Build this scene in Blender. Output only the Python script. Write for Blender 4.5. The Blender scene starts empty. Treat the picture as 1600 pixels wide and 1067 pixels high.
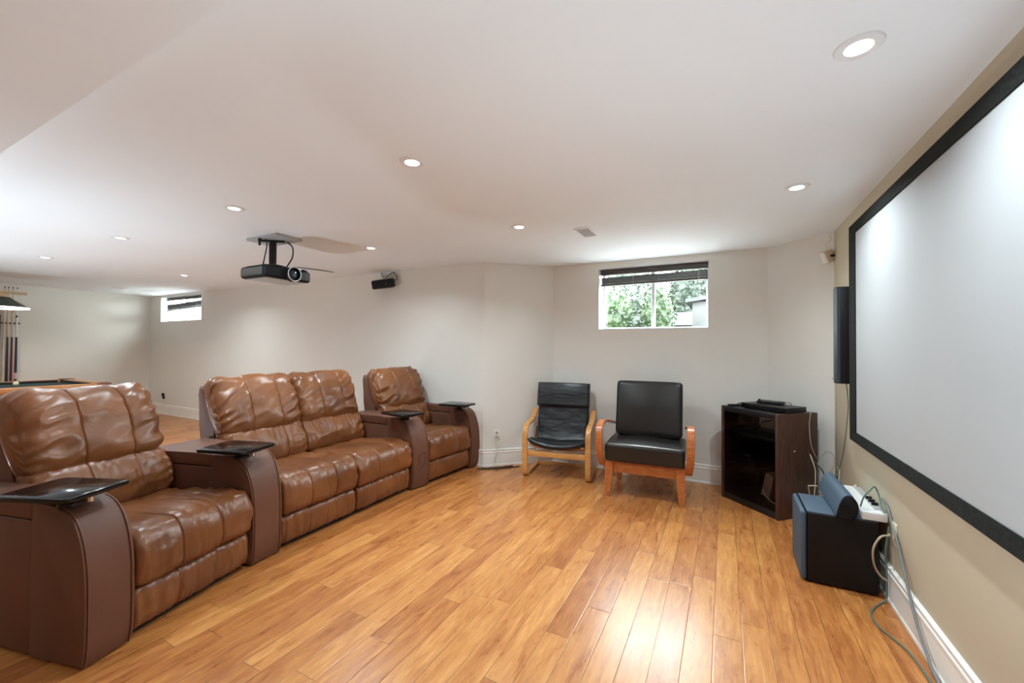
import bpy, bmesh, math, random
from mathutils import Vector, Matrix, noise
R = math.radians
sc = bpy.context.scene
col = sc.collection

# ------------------------------------------------------------------ camera
cd = bpy.data.cameras.new('camera')
cam = bpy.data.objects.new('camera', cd); col.objects.link(cam)
cd.sensor_width = 36.0
cd.lens = 642.07 / 1600 * 36.0
cd.clip_start = 0.02
YAW, PIT, ROL = 0.4782, 0.0158, 0.0082
_f = Vector((-math.sin(YAW) * math.cos(PIT), math.cos(YAW) * math.cos(PIT), math.sin(PIT)))
_r = Vector((math.cos(YAW), math.sin(YAW), 0)); _u = _r.cross(_f)
_r2 = _r * math.cos(ROL) + _u * math.sin(ROL); _u2 = _u * math.cos(ROL) - _r * math.sin(ROL)
m = Matrix((( _r2.x, _u2.x, -_f.x, 0), (_r2.y, _u2.y, -_f.y, 0), (_r2.z, _u2.z, -_f.z, 1.331), (0, 0, 0, 1)))
cam.matrix_world = m
sc.camera = cam

# ------------------------------------------------------------------ world, exposure
w = bpy.data.worlds.new('overcast_sky'); sc.world = w; w.use_nodes = True
bg = w.node_tree.nodes['Background']
bg.inputs[0].default_value = (0.87, 0.90, 0.93, 1); bg.inputs[1].default_value = 42.0
sc.view_settings.view_transform = 'Standard'
sc.view_settings.look = 'None'
sc.view_settings.gamma = 1.0
sc.view_settings.use_curve_mapping = False
sc.view_settings.exposure = 0.0
sc.cycles.use_denoising = True
sc.cycles.max_bounces = 10
sc.cycles.diffuse_bounces = 6
sc.cycles.glossy_bounces = 4
sc.cycles.transparent_max_bounces = 8
sc.cycles.sample_clamp_indirect = 30.0
sc.cycles.caustics_reflective = True
sc.cycles.caustics_refractive = False

POT_POWER = 13.4
POT_COLOR = (0.78, 0.93, 1.0)

H = 2.30            # ceiling height
XR = 0.79           # wall with the projection screen
YB = 4.55           # wall with the window
YL = 3.98           # long wall
XL = -10.27         # far left wall
YN = -3.6           # wall behind the camera

# ------------------------------------------------------------------ materials
def mat(name, base=(.8, .8, .8), rough=.5, metal=0.0, spec=.5, coat=0.0, coat_rough=.1, emis=None, estr=0.0, trans=0.0):
    mt = bpy.data.materials.new(name); mt.use_nodes = True
    b = mt.node_tree.nodes['Principled BSDF']
    b.inputs['Base Color'].default_value = (*base, 1)
    b.inputs['Roughness'].default_value = rough
    b.inputs['Metallic'].default_value = metal
    b.inputs['Specular IOR Level'].default_value = spec
    b.inputs['Coat Weight'].default_value = coat
    b.inputs['Coat Roughness'].default_value = coat_rough
    b.inputs['Transmission Weight'].default_value = trans
    if emis:
        b.inputs['Emission Color'].default_value = (*emis, 1); b.inputs['Emission Strength'].default_value = estr
    return mt
def nd(mt, kind, **kw):
    n = mt.node_tree.nodes.new(kind)
    for k, v in kw.items():
        if k in n.inputs: n.inputs[k].default_value = v
        else: setattr(n, k, v)
    return n
def lk(mt, a, b): mt.node_tree.links.new(a, b)
def bsdf(mt): return mt.node_tree.nodes['Principled BSDF']

def mottled(name, c1, c2, scale=5, rough=.5, bump=0.0, bscale=200, stretch=(1, 1, 1), detail=6, **kw):
    """two tones mixed by noise, and a fine bump"""
    mt = mat(name, c1, rough, **kw)
    tc = nd(mt, 'ShaderNodeTexCoord'); mp = nd(mt, 'ShaderNodeMapping'); mp.inputs['Scale'].default_value = stretch
    lk(mt, tc.outputs['Object'], mp.inputs['Vector'])
    n = nd(mt, 'ShaderNodeTexNoise', Scale=scale, Detail=detail)
    lk(mt, mp.outputs[0], n.inputs['Vector'])
    rp = nd(mt, 'ShaderNodeValToRGB'); rp.color_ramp.elements[0].position = .35; rp.color_ramp.elements[1].position = .65
    rp.color_ramp.elements[0].color = (*c1, 1); rp.color_ramp.elements[1].color = (*c2, 1)
    lk(mt, n.outputs['Fac'], rp.inputs[0]); lk(mt, rp.outputs[0], bsdf(mt).inputs['Base Color'])
    if bump:
        n2 = nd(mt, 'ShaderNodeTexNoise', Scale=bscale, Detail=4); lk(mt, mp.outputs[0], n2.inputs['Vector'])
        bp = nd(mt, 'ShaderNodeBump', Strength=bump, Distance=.002)
        lk(mt, n2.outputs['Fac'], bp.inputs['Height']); lk(mt, bp.outputs[0], bsdf(mt).inputs['Normal'])
    return mt

def floor_material():
    mt = mat('laminate_planks', (.6, .3, .1), .3)
    N = mt.node_tree
    tc = nd(mt, 'ShaderNodeTexCoord'); sp = nd(mt, 'ShaderNodeSeparateXYZ'); lk(mt, tc.outputs['Object'], sp.inputs[0])
    def mth(op, a, b=None, c=None):
        n = nd(mt, 'ShaderNodeMath', operation=op)
        for i, v in enumerate((a, b, c)):
            if v is None: continue
            if isinstance(v, (int, float)): n.inputs[i].default_value = v
            else: lk(mt, v, n.inputs[i])
        return n.outputs[0]
    X = mth('ADD', sp.outputs[0], 50.006); Y = mth('ADD', sp.outputs[1], 50.0)
    xs = mth('DIVIDE', X, .117); cx = mth('FLOOR', xs); fx = mth('SUBTRACT', xs, cx)
    wn = nd(mt, 'ShaderNodeTexWhiteNoise', noise_dimensions='1D'); lk(mt, cx, wn.inputs['W'])
    ys = mth('DIVIDE', mth('ADD', Y, mth('MULTIPLY', wn.outputs['Value'], 7.3)), 1.21)
    cy = mth('FLOOR', ys); fy = mth('SUBTRACT', ys, cy)
    wn2 = nd(mt, 'ShaderNodeTexWhiteNoise', noise_dimensions='2D')
    cb = nd(mt, 'ShaderNodeCombineXYZ'); lk(mt, cx, cb.inputs[0]); lk(mt, cy, cb.inputs[1]); lk(mt, cb.outputs[0], wn2.inputs['Vector'])
    # grain, shifted from plank to plank
    gv = nd(mt, 'ShaderNodeCombineXYZ')
    lk(mt, mth('MULTIPLY', X, 1.0), gv.inputs[0]); lk(mt, mth('MULTIPLY', Y, .11), gv.inputs[1]); lk(mt, mth('MULTIPLY', wn2.outputs['Value'], 37.0), gv.inputs[2])
    g1 = nd(mt, 'ShaderNodeTexNoise', Scale=46, Detail=9, Roughness=.72, Distortion=.9); lk(mt, gv.outputs[0], g1.inputs['Vector'])
    gv2 = nd(mt, 'ShaderNodeCombineXYZ')
    lk(mt, X, gv2.inputs[0]); lk(mt, mth('MULTIPLY', Y, .22), gv2.inputs[1]); lk(mt, mth('MULTIPLY', wn2.outputs['Value'], 91.0), gv2.inputs[2])
    g2 = nd(mt, 'ShaderNodeTexNoise', Scale=15, Detail=6, Roughness=.62, Distortion=.8); lk(mt, gv2.outputs[0], g2.inputs['Vector'])
    v = mth('ADD', mth('MULTIPLY', g1.outputs['Fac'], .56), mth('ADD', mth('MULTIPLY', g2.outputs['Fac'], .44), mth('MULTIPLY', mth('SUBTRACT', wn2.outputs['Value'], .5), .15)))
    rp = nd(mt, 'ShaderNodeValToRGB'); cr = rp.color_ramp
    cr.elements[0].position = .27; cr.elements[0].color = (.240, .066, .018, 1)
    cr.elements[1].position = .68; cr.elements[1].color = (.680, .322, .098, 1)
    e = cr.elements.new(.43); e.color = (.405, .138, .036, 1)
    e = cr.elements.new(.54); e.color = (.535, .215, .058, 1)
    lk(mt, v, rp.inputs[0])
    # joints
    ex = mth('MULTIPLY', mth('MINIMUM', fx, mth('SUBTRACT', 1.0, fx)), .117)
    ey = mth('MULTIPLY', mth('MINIMUM', fy, mth('SUBTRACT', 1.0, fy)), 1.21)
    ed = mth('MINIMUM', ex, ey)
    gap = mth('LESS_THAN', ed, .0014)
    mx = nd(mt, 'ShaderNodeMix', data_type='RGBA'); mx.inputs['B'].default_value = (.05, .018, .008, 1)
    lk(mt, mth('MULTIPLY', gap, .62), mx.inputs['Factor']); lk(mt, rp.outputs[0], mx.inputs['A'])
    b = bsdf(mt); lk(mt, mx.outputs['Result'], b.inputs['Base Color'])
    rg = nd(mt, 'ShaderNodeMapRange'); rg.inputs['To Min'].default_value = .22; rg.inputs['To Max'].default_value = .36
    lk(mt, g2.outputs['Fac'], rg.inputs['Value']); lk(mt, rg.outputs[0], b.inputs['Roughness'])
    b.inputs['IOR'].default_value = 1.58
    hv = mth('ADD', mth('MULTIPLY', g1.outputs['Fac'], .35), mth('ADD', g2.outputs['Fac'], mth('MULTIPLY', mth('SMOOTH_MIN', ed, .004, .002), 220.0)))
    bp = nd(mt, 'ShaderNodeBump', Strength=.20, Distance=.003); lk(mt, hv, bp.inputs['Height']); lk(mt, bp.outputs[0], b.inputs['Normal'])
    return mt

def leather(name, dark, light, rough, crease=.25, scale=3.0):
    mt = mat(name, dark, rough)
    tc = nd(mt, 'ShaderNodeTexCoord')
    n = nd(mt, 'ShaderNodeTexNoise', Scale=scale, Detail=5, Roughness=.55); lk(mt, tc.outputs['Object'], n.inputs['Vector'])
    rp = nd(mt, 'ShaderNodeValToRGB'); rp.color_ramp.elements[0].position = .3; rp.color_ramp.elements[1].position = .7
    rp.color_ramp.elements[0].color = (*dark, 1); rp.color_ramp.elements[1].color = (*light, 1)
    lk(mt, n.outputs['Fac'], rp.inputs[0]); b = bsdf(mt); lk(mt, rp.outputs[0], b.inputs['Base Color'])
    g = nd(mt, 'ShaderNodeTexVoronoi', Scale=260); lk(mt, tc.outputs['Object'], g.inputs['Vector'])
    c = nd(mt, 'ShaderNodeTexNoise', Scale=14, Detail=4, Roughness=.5, Distortion=1.5); lk(mt, tc.outputs['Object'], c.inputs['Vector'])
    ad = nd(mt, 'ShaderNodeMath', operation='MULTIPLY_ADD'); ad.inputs[1].default_value = .08
    lk(mt, g.outputs['Distance'], ad.inputs[0]); lk(mt, c.outputs['Fac'], ad.inputs[2])
    bp = nd(mt, 'ShaderNodeBump', Strength=crease, Distance=.006); lk(mt, ad.outputs[0], bp.inputs['Height']); lk(mt, bp.outputs[0], b.inputs['Normal'])
    rr = nd(mt, 'ShaderNodeMapRange'); rr.inputs['To Min'].default_value = rough - .05; rr.inputs['To Max'].default_value = rough + .1
    lk(mt, n.outputs['Fac'], rr.inputs['Value']); lk(mt, rr.outputs[0], b.inputs['Roughness'])
    return mt

def glass(name, tint=(1, 1, 1), amount=.08, rough=.02):
    mt = bpy.data.materials.new(name); mt.use_nodes = True; N = mt.node_tree; N.nodes.remove(bsdf(mt))
    out = N.nodes['Material Output']
    t = nd(mt, 'ShaderNodeBsdfTransparent'); t.inputs[0].default_value = (*tint, 1)
    g = nd(mt, 'ShaderNodeBsdfGlossy'); g.inputs['Roughness'].default_value = rough
    mx = nd(mt, 'ShaderNodeMixShader'); mx.inputs[0].default_value = amount
    lk(mt, t.outputs[0], mx.inputs[1]); lk(mt, g.outputs[0], mx.inputs[2]); lk(mt, mx.outputs[0], out.inputs[0])
    return mt

def emitter(name, c, s):
    mt = mat(name, (.9, .9, .9), .4, emis=c, estr=s); return mt

MT = dict(
    wall=mottled('wall_paint', (.755, .735, .685), (.775, .755, .705), 1.5, .75, .08, 350),
    taupe=mottled('taupe_wall_paint', (.50, .43, .31), (.52, .45, .33), 1.5, .7, .08, 350),
    ceiling=mottled('ceiling_paint', (.83, .86, .89), (.85, .88, .91), 1.2, .85, .05, 300),
    trim=mat('white_trim_paint', (.86, .84, .79), .35),
    vinyl=mat('white_vinyl', (.58, .59, .60), .4),
    floor=floor_material(),
    leather=leather('brown_leather', (.115, .036, .011), (.250, .088, .027), .31, .34, 2.4),
    matte=leather('brown_leather_arm', (.108, .040, .022), (.150, .056, .030), .54, .06, 2.0),
    seam=mat('brown_stitching', (.16, .06, .03), .5),
    darkseam=mat('dark_seam', (.05, .018, .01), .6),
    base=mat('black_base', (.015, .012, .012), .7),
    tray=mat('black_tray_plastic', (.006, .006, .007), .13, spec=.35),
    chrome=mat('chrome', (.75, .75, .77), .15, 1.0),
    steel=mat('grey_metal', (.30, .30, .31), .35, 1.0),
    black=mat('black_plastic', (.010, .010, .011), .38, spec=.3),
    blackm=mat('matte_black', (.007, .007, .008), .6, spec=.2),
    velvet=mottled('black_velvet', (.006, .007, .0065), (.014, .015, .013), 60, .9, spec=.2),
    screen=mottled('screen_fabric', (.38, .385, .39), (.39, .395, .40), 2, .8),
    blueblack=mottled('blue_grey_speaker_cloth', (.045, .075, .11), (.06, .095, .14), 400, .62),
    subside=mat('black_ash_side', (.007, .005, .005), .5, spec=.25),
    darkcloth=mottled('navy_speaker_cloth', (.012, .018, .025), (.018, .026, .036), 400, .6),
    bleather=leather('black_leather', (.010, .012, .014), (.018, .020, .022), .32, .14),
    vinylseat=leather('charcoal_vinyl', (.012, .0095, .0085), (.017, .0135, .012), .34, .03),
    oak=mottled('honey_ash_wood', (.56, .26, .075), (.68, .35, .12), 10, .33, stretch=(1, 1, 6)),
    cherry=mottled('cherry_wood', (.40, .115, .030), (.52, .17, .048), 9, .28, stretch=(2, 2, 6)),
    walnut=mottled('walnut_laminate', (.040, .017, .012), (.085, .035, .022), 12, .42, stretch=(6, 6, .6)),
    blackwood=mat('black_laminate', (.006, .006, .007), .35),
    brass=mat('wood_and_brass', (.62, .42, .22), .4),
    bar=mottled('pale_wood_bar', (.55, .40, .24), (.66, .50, .32), 8, .4),
    greensh=mat('green_enamel', (.018, .035, .022), .25),
    poolwood=mottled('orange_pool_wood', (.44, .17, .055), (.58, .26, .09), 7, .32, stretch=(4, .6, 1)),
    felt=mottled('dark_green_felt', (.012, .028, .026), (.018, .036, .033), 80, .9),
    cushion=mat('black_rail_cloth', (.010, .013, .016), .85),
    pocket=mottled('brown_pocket_leather', (.16, .06, .03), (.22, .09, .05), 30, .5),
    cueball=mat('ivory_ball', (.80, .74, .50), .12),
    redball=mat('dark_red_ball', (.20, .02, .015), .15),
    maple=mottled('maple_shaft', (.58, .46, .34), (.66, .53, .40), 6, .35),
    cuewhite=mat('white_cue_shaft', (.78, .78, .78), .3),
    cuedark=mat('black_cue_butt', (.03, .025, .03), .3),
    cuered=mat('wine_cue_butt', (.13, .02, .03), .3),
    cuepink=mat('pale_pink_wrap', (.70, .45, .45), .4),
    darkwood=mottled('dark_rack_wood', (.05, .022, .012), (.09, .04, .022), 10, .4),
    blind=mottled('dark_brown_blind', (.055, .045, .042), (.085, .07, .066), 12, .45, stretch=(.5, 6, 6)),
    cordm=mat('grey_cord', (.35, .33, .32), .6),
    beige=mat('beige_speaker_body', (.62, .52, .36), .45),
    cream=mat('cream_speaker_grille', (.78, .77, .72), .6),
    white=mat('white_plastic', (.80, .80, .80), .4),
    ivory=mat('ivory_plastic', (.72, .64, .48), .4),
    cabw=mat('white_cable', (.70, .66, .60), .45),
    cabg=mat('green_grey_cable', (.10, .17, .15), .45),
    cabgrey=mat('grey_cable', (.17, .18, .18), .45),
    cabk=mat('black_cable', (.02, .02, .02), .45),
    cabtan=mat('tan_cable', (.45, .38, .27), .45),
    paper=mottled('brown_paper', (.42, .27, .20), (.50, .34, .26), 10, .8),
    vent=mat('vent_louvre', (.42, .42, .42), .5),
    leaf=mottled('green_leaves', (.009, .022, .006), (.020, .040, .010), 3, .55),  # two plain leaf greens mixed by noise
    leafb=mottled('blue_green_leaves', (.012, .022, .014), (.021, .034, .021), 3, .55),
    bark=mottled('tree_bark', (.12, .09, .06), (.2, .15, .1), 12, .9),
    grass=mottled('lawn', (.03, .05, .015), (.05, .07, .025), 5, .9),
    bounce_slab=mottled('pale_bounce_stone', (.30, .30, .29), (.36, .36, .35), 4, .8),
    siding=mat('pale_siding', (.026, .026, .026), .6),
    roofb=mat('blue_grey_roof', (.014, .022, .028), .6),
    shingle=mottled('grey_shingles', (.014, .017, .018), (.02, .023, .024), 30, .8),
    well=mottled('white_window_well', (.75, .76, .76), (.82, .83, .83), 3, .5),
    glass=glass('window_glass', (.93, .97, .96), .06),
    cabglass=glass('smoked_glass', (.62, .60, .58), .02),
    lensglass=mat('projector_lens', (.02, .03, .04), .06),
    dim=mat('dark_grey_plastic', (.075, .07, .065), .4),
    potlens=emitter('lamp_lens', (1.0, .99, .96), 9.0),
    lampglow=emitter('shade_glow', (1.0, .97, .90), 3.0),
    led=emitter('small_led', (.8, .9, 1.0), 1.5),
)

# ------------------------------------------------------------------ mesh helpers
def new_bm(): return bmesh.new()

def finish(name, bm, mt, parent=None, loc=None, smooth=True, angle=38, weld=False):
    if weld: bmesh.ops.remove_doubles(bm, verts=bm.verts, dist=1e-5)
    bmesh.ops.recalc_face_normals(bm, faces=bm.faces)
    if smooth:
        a = R(angle)
        for f in bm.faces: f.smooth = True
        for e in bm.edges:
            e.smooth = not (len(e.link_faces) == 2 and e.calc_face_angle(0) > a)
    me = bpy.data.meshes.new(name); bm.to_mesh(me); bm.free()
    o = bpy.data.objects.new(name, me); col.objects.link(o)
    me.materials.append(MT[mt] if isinstance(mt, str) else mt)
    if parent: o.parent = parent
    if loc: o.location = loc
    return o

def tag(o, label, cat, group=None, kind=None):
    o['label'] = label; o['category'] = cat
    if group: o['group'] = group
    if kind: o['kind'] = kind
    return o
def lab(o, label): o['label'] = label; return o

def thing(name, label, cat, loc=(0, 0, 0), deg=0, group=None):
    o = bpy.data.objects.new(name, None); col.objects.link(o)
    o.empty_display_size = .1
    o.location = loc; o.rotation_euler = (0, 0, R(deg))
    return tag(o, label, cat, group)

def struct(name, bm, mt, parent=None, **kw):
    o = finish(name, bm, mt, parent, **kw)
    if not parent: o['kind'] = 'structure'
    return o

def box(bm, lo, hi, bevel=0.0, seg=2, mtx=None):
    r = bmesh.ops.create_cube(bm, size=1)
    vs = r['verts']
    c = [(a + b) / 2 for a, b in zip(lo, hi)]; s = [b - a for a, b in zip(lo, hi)]
    for v in vs: v.co = Vector((c[0] + v.co.x * s[0], c[1] + v.co.y * s[1], c[2] + v.co.z * s[2]))
    if bevel:
        es = list({e for v in vs for e in v.link_edges})
        rb = bmesh.ops.bevel(bm, geom=es, offset=bevel, segments=seg, affect='EDGES', profile=.5)
        vs = list({v for f in rb['faces'] for v in f.verts} | {v for v in vs if v.is_valid})
    if mtx is not None:
        for v in vs: v.co = mtx @ v.co
    return vs
def box_obj(name, lo, hi, mt, parent=None, bevel=.002, seg=2, mtx=None, **kw):
    bm = new_bm(); box(bm, lo, hi, bevel, seg, mtx); return finish(name, bm, mt, parent, **kw)

def prism(bm, poly, fn, n=2, rim=0.0, seg=2):
    """poly: list of 2-D points; fn(p, t) -> 3-D, t=0..1 across. Rims may be bevelled."""
    rings = []
    for i in range(n):
        t = i / (n - 1); rings.append([bm.verts.new(fn(p, t)) for p in poly])
    k = len(poly)
    for i in range(n - 1):
        for j in range(k):
            bm.faces.new((rings[i][j], rings[i][(j + 1) % k], rings[i + 1][(j + 1) % k], rings[i + 1][j]))
    f0 = bm.faces.new(rings[0]); f1 = bm.faces.new(list(reversed(rings[-1])))
    if rim:
        es = list(f0.edges) + list(f1.edges)
        bmesh.ops.bevel(bm, geom=es, offset=rim, segments=seg, affect='EDGES', profile=.5)

def catmull(pts, n, closed=False):
    pts = [Vector(p) for p in pts]; k = len(pts); out = []
    segs = k if closed else k - 1
    def P(i):
        if closed: return pts[i % k]
        if i < 0: return pts[0] * 2 - pts[1]
        if i >= k: return pts[-1] * 2 - pts[-2]
        return pts[i]
    # even sampling by length
    fine = []
    for s in range(segs):
        p0, p1, p2, p3 = P(s - 1), P(s), P(s + 1), P(s + 2)
        for j in range(16):
            t = j / 16
            fine.append(.5 * ((2 * p1) + (p2 - p0) * t + (2 * p0 - 5 * p1 + 4 * p2 - p3) * t * t + (3 * p1 - p0 - 3 * p2 + p3) * t ** 3))
    fine.append(P(segs) if closed else pts[-1])
    L = [0]
    for a, b in zip(fine, fine[1:]): L.append(L[-1] + (b - a).length)
    tot = L[-1]; m_ = n if closed else n - 1; j = 0
    for i in range(n):
        d = tot * i / m_
        while j < len(L) - 2 and L[j + 1] < d: j += 1
        s = (d - L[j]) / max(1e-9, L[j + 1] - L[j]); out.append(fine[j].lerp(fine[j + 1], min(1, max(0, s))))
    return out

def tube(bm, pts, r, n=8, smoothn=None):
    pts = catmull(pts, smoothn) if smoothn else [Vector(p) for p in pts]
    t0 = (pts[1] - pts[0]).normalized(); up = Vector((0, 0, 1)) if abs(t0.z) < .9 else Vector((1, 0, 0))
    u = t0.cross(up).normalized(); rings = []
    for i, p in enumerate(pts):
        t = (pts[min(i + 1, len(pts) - 1)] - pts[max(i - 1, 0)]).normalized()
        u = (u - t * u.dot(t)).normalized(); v = t.cross(u)
        rr = r(i / (len(pts) - 1)) if callable(r) else r
        rings.append([bm.verts.new(p + (u * math.cos(2 * math.pi * k / n) + v * math.sin(2 * math.pi * k / n)) * rr) for k in range(n)])
    for a, b in zip(rings, rings[1:]):
        for k in range(n): bm.faces.new((a[k], a[(k + 1) % n], b[(k + 1) % n], b[k]))
    bm.faces.new(rings[0]); bm.faces.new(list(reversed(rings[-1])))
def cable(name, pts, r, mt, label, n=None, parent=None, group=None):
    bm = new_bm(); tube(bm, pts, r, 8, n or len(pts) * 6)
    o = finish(name, bm, mt, parent)
    if not parent: tag(o, label, 'cable', group)
    return o

def lathe(bm, prof, n=32, mtx=None):
    """prof: (radius, z) pairs; caps where radius = 0"""
    rings = []
    for r, z in prof:
        if r < 1e-6: rings.append([bm.verts.new((0, 0, z))])
        else: rings.append([bm.verts.new((r * math.cos(2 * math.pi * k / n), r * math.sin(2 * math.pi * k / n), z)) for k in range(n)])
    for a, b in zip(rings, rings[1:]):
        for k in range(n):
            k2 = (k + 1) % n
            if len(a) == 1 and len(b) == 1: continue
            if len(a) == 1: bm.faces.new((a[0], b[k2], b[k]))
            elif len(b) == 1: bm.faces.new((a[k], a[k2], b[0]))
            else: bm.faces.new((a[k], a[k2], b[k2], b[k]))
    if mtx is not None:
        for rg in rings:
            for v in rg: v.co = mtx @ v.co

def band(bm, path, width, thick, normal_hint=None, closed=False, lateral=Vector((0, 1, 0)), bevel=.004, off=None):
    """rectangular strip swept along a path in the x-z plane; width runs along the lateral axis"""
    k = len(path); secs = []
    for i, p in enumerate(path):
        if closed: t = (path[(i + 1) % k] - path[(i - 1) % k]).normalized()
        else: t = (path[min(i + 1, k - 1)] - path[max(i - 1, 0)]).normalized()
        nn = t.cross(lateral).normalized()
        w_ = width(i / (k - 1)) if callable(width) else width
        o_ = lateral * (off(i / (k - 1)) if off else 0)
        b = bevel; hw, ht = w_ / 2, thick / 2
        secs.append([bm.verts.new(p + o_ + lateral * a + nn * c) for a, c in
                     ((-hw, -ht + b), (-hw + b, -ht), (hw - b, -ht), (hw, -ht + b), (hw, ht - b), (hw - b, ht), (-hw + b, ht), (-hw, ht - b))])
    rng = range(k) if closed else range(k - 1)
    for i in rng:
        a, b = secs[i], secs[(i + 1) % k]
        for j in range(8): bm.faces.new((a[j], a[(j + 1) % 8], b[(j + 1) % 8], b[j]))
    if not closed: bm.faces.new(secs[0]); bm.faces.new(list(reversed(secs[-1])))

def ridge(x): return 1 - abs(x) * 2
def pillow(bm, prof, y0, y1, seams=(), npf=72, end=.05, puff=.010, groove=.008, wr=.004, wr_end=.007, wr_v=0.0, seed=0.0, flat_end=.5, face=None):
    """upholstered cushion: closed side profile (x, z) carried across y from y0 to y1, ends rounded over, sewn seams, creases"""
    P = catmull([(a, 0, b) for a, b in prof], npf, closed=True)
    k = len(P)
    area = sum(P[i].x * P[(i + 1) % k].z - P[(i + 1) % k].x * P[i].z for i in range(k))
    sgn = 1 if area > 0 else -1
    nor = []
    for i in range(k):
        t = (P[(i + 1) % k] - P[i - 1]).normalized(); nor.append(Vector((t.z, 0, -t.x)) * sgn)
    W = y1 - y0
    ys = [y0 + W * i / 56 for i in range(57)]
    ys += [y0 + end * (1 - math.cos(math.pi / 2 * i / 9)) for i in range(10)] + [y1 - end * (1 - math.cos(math.pi / 2 * i / 9)) for i in range(10)]
    for s in seams: ys += [s + d for d in (-.014, -.008, -.004, -.002, 0, .002, .004, .008, .014)]
    ys = sorted({round(y, 4) for y in ys})
    zmin = min(p.z for p in P); zmax = max(p.z for p in P); xmin = min(p.x for p in P); xmax = max(p.x for p in P)
    edges_y = [y0] + sorted(seams) + [y1]
    rings = []
    for y in ys:
        d = max(0.0, min(y - y0, y1 - y))
        s = min(1, d / end); inset = end * flat_end * (1 - math.sqrt(max(0, 1 - (1 - s) ** 2)))
        g = sum(groove * (.8 * math.exp(-((y - q) / .0035) ** 2) + .35 * math.exp(-((y - q) / .015) ** 2)) for q in seams)
        pf = 0
        for a, b in zip(edges_y, edges_y[1:]):
            if a <= y <= b: pf = puff * max(0.0, math.sin(math.pi * (y - a) / (b - a))) ** .6 if b > a else 0
        ring = []
        for i, (p, n_) in enumerate(zip(P, nor)):
            u = i / k
            front = max(0.0, n_.x * .8 + .35 + max(0, n_.z) * .6); front = min(1, front)
            q = Vector((p.x * 6 + seed, y * 6, p.z * 6))
            soft = noise.noise(q) * wr
            q2 = Vector((p.x * 13 + y * 5 + seed * 3, y * 4 + p.z * 3, p.z * 13 - y * 4))
            e = .16 + .84 * math.exp(-(d / .12) ** 1.3)
            cr = (ridge(noise.noise(q2)) - .6) * wr_end * e
            vv = 0
            if wr_v:
                q3 = Vector((y * 30 + seed, p.z * 4, p.x * 4)); vv = (ridge(noise.noise(q3)) - .6) * wr_v * (.5 + .5 * noise.noise(Vector((y * 4, seed, 0))) + .25)
            disp = (soft + cr + vv) * front + (pf - g) * front - inset
            ring.append(bm.verts.new((p.x + n_.x * disp, y, p.z + n_.z * disp)))
        rings.append(ring)
    for a, b in zip(rings, rings[1:]):
        for j in range(k): bm.faces.new((a[j], a[(j + 1) % k], b[(j + 1) % k], b[j]))
    for rg, sg in ((rings[0], -1), (rings[-1], 1)):
        cc = sum((v.co for v in rg), Vector()) / k; prev = rg
        for f_, o_ in ((.90, .35), (.72, .72), (.45, .93), (.2, 1.0)):
            cur = [bm.verts.new(cc + (v.co - cc) * f_ + Vector((0, sg * o_ * end * .22, 0))) for v in rg]
            for j in range(k): bm.faces.new((prev[j], prev[(j + 1) % k], cur[(j + 1) % k], cur[j]))
            prev = cur
        c = bm.verts.new(cc + Vector((0, sg * end * .22, 0)))
        for j in range(k): bm.faces.new((prev[j], prev[(j + 1) % k], c))

def rounded_slab(bm, lo, hi, r, crown=0.0, n=14, mtx=None, sag=None):
    """soft box: super-ellipsoid-like rounding with a crowned top, for seat pads and back pads"""
    c = Vector([(a + b) / 2 for a, b in zip(lo, hi)]); h = Vector([(b - a) / 2 for a, b in zip(lo, hi)])
    rr = bmesh.ops.create_cube(bm, size=2); vs0 = set(rr['verts'])
    es = list({e for v in vs0 for e in v.link_edges})
    bmesh.ops.subdivide_edges(bm, edges=es, cuts=n, use_grid_fill=True)
    for v in bm.verts:
        if v.tag: continue
        p = Vector((v.co.x * h.x, v.co.y * h.y, v.co.z * h.z))
        q = Vector([max(-(h[i] - r), min(h[i] - r, p[i])) for i in range(3)])
        # remap so the outer band of vertices falls on the rounding
        d = p - q
        if d.length > 1e-9: p = q + d.normalized() * r
        if crown:
            f = (1 - v.co.x ** 2) * (1 - v.co.y ** 2)
            if v.co.z > .2: p.z += crown * f
        v.co = c + p
        if mtx is not None: v.co = mtx @ v.co
        v.tag = True

# ------------------------------------------------------------------ the room shell
T = .22
def poly_slab(bm, pts, z0, z1):
    a = [bm.verts.new((x, y, z0)) for x, y in pts]; b = [bm.verts.new((x, y, z1)) for x, y in pts]
    bm.faces.new(a); bm.faces.new(list(reversed(b)))
    for i in range(len(pts)): j = (i + 1) % len(pts); bm.faces.new((a[i], a[j], b[j], b[i]))
CRX, CRY = 0.359, 4.166     # right corner panel runs (XR, CRY) -> (CRX, YB)
CLX, CLY = -1.805, -2.42    # left corner panel runs (CLX, YB) -> (CLY, YL)
outline = [(XR, YN), (XR, CRY), (CRX, YB), (CLX, YB), (CLY, YL), (XL, YL), (XL, YN)]
bm = new_bm(); poly_slab(bm, outline, -.1, 0.0); struct('floor', bm, 'floor', smooth=False)
bm = new_bm(); poly_slab(bm, outline, H, H + .1); struct('ceiling', bm, 'ceiling', smooth=False)
# lowered ceiling over the near side of the room
bm = new_bm(); box(bm, (XL, YN, 2.17), (XR, .556, H)); struct('ceiling_soffit', bm, 'ceiling', smooth=False)

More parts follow.
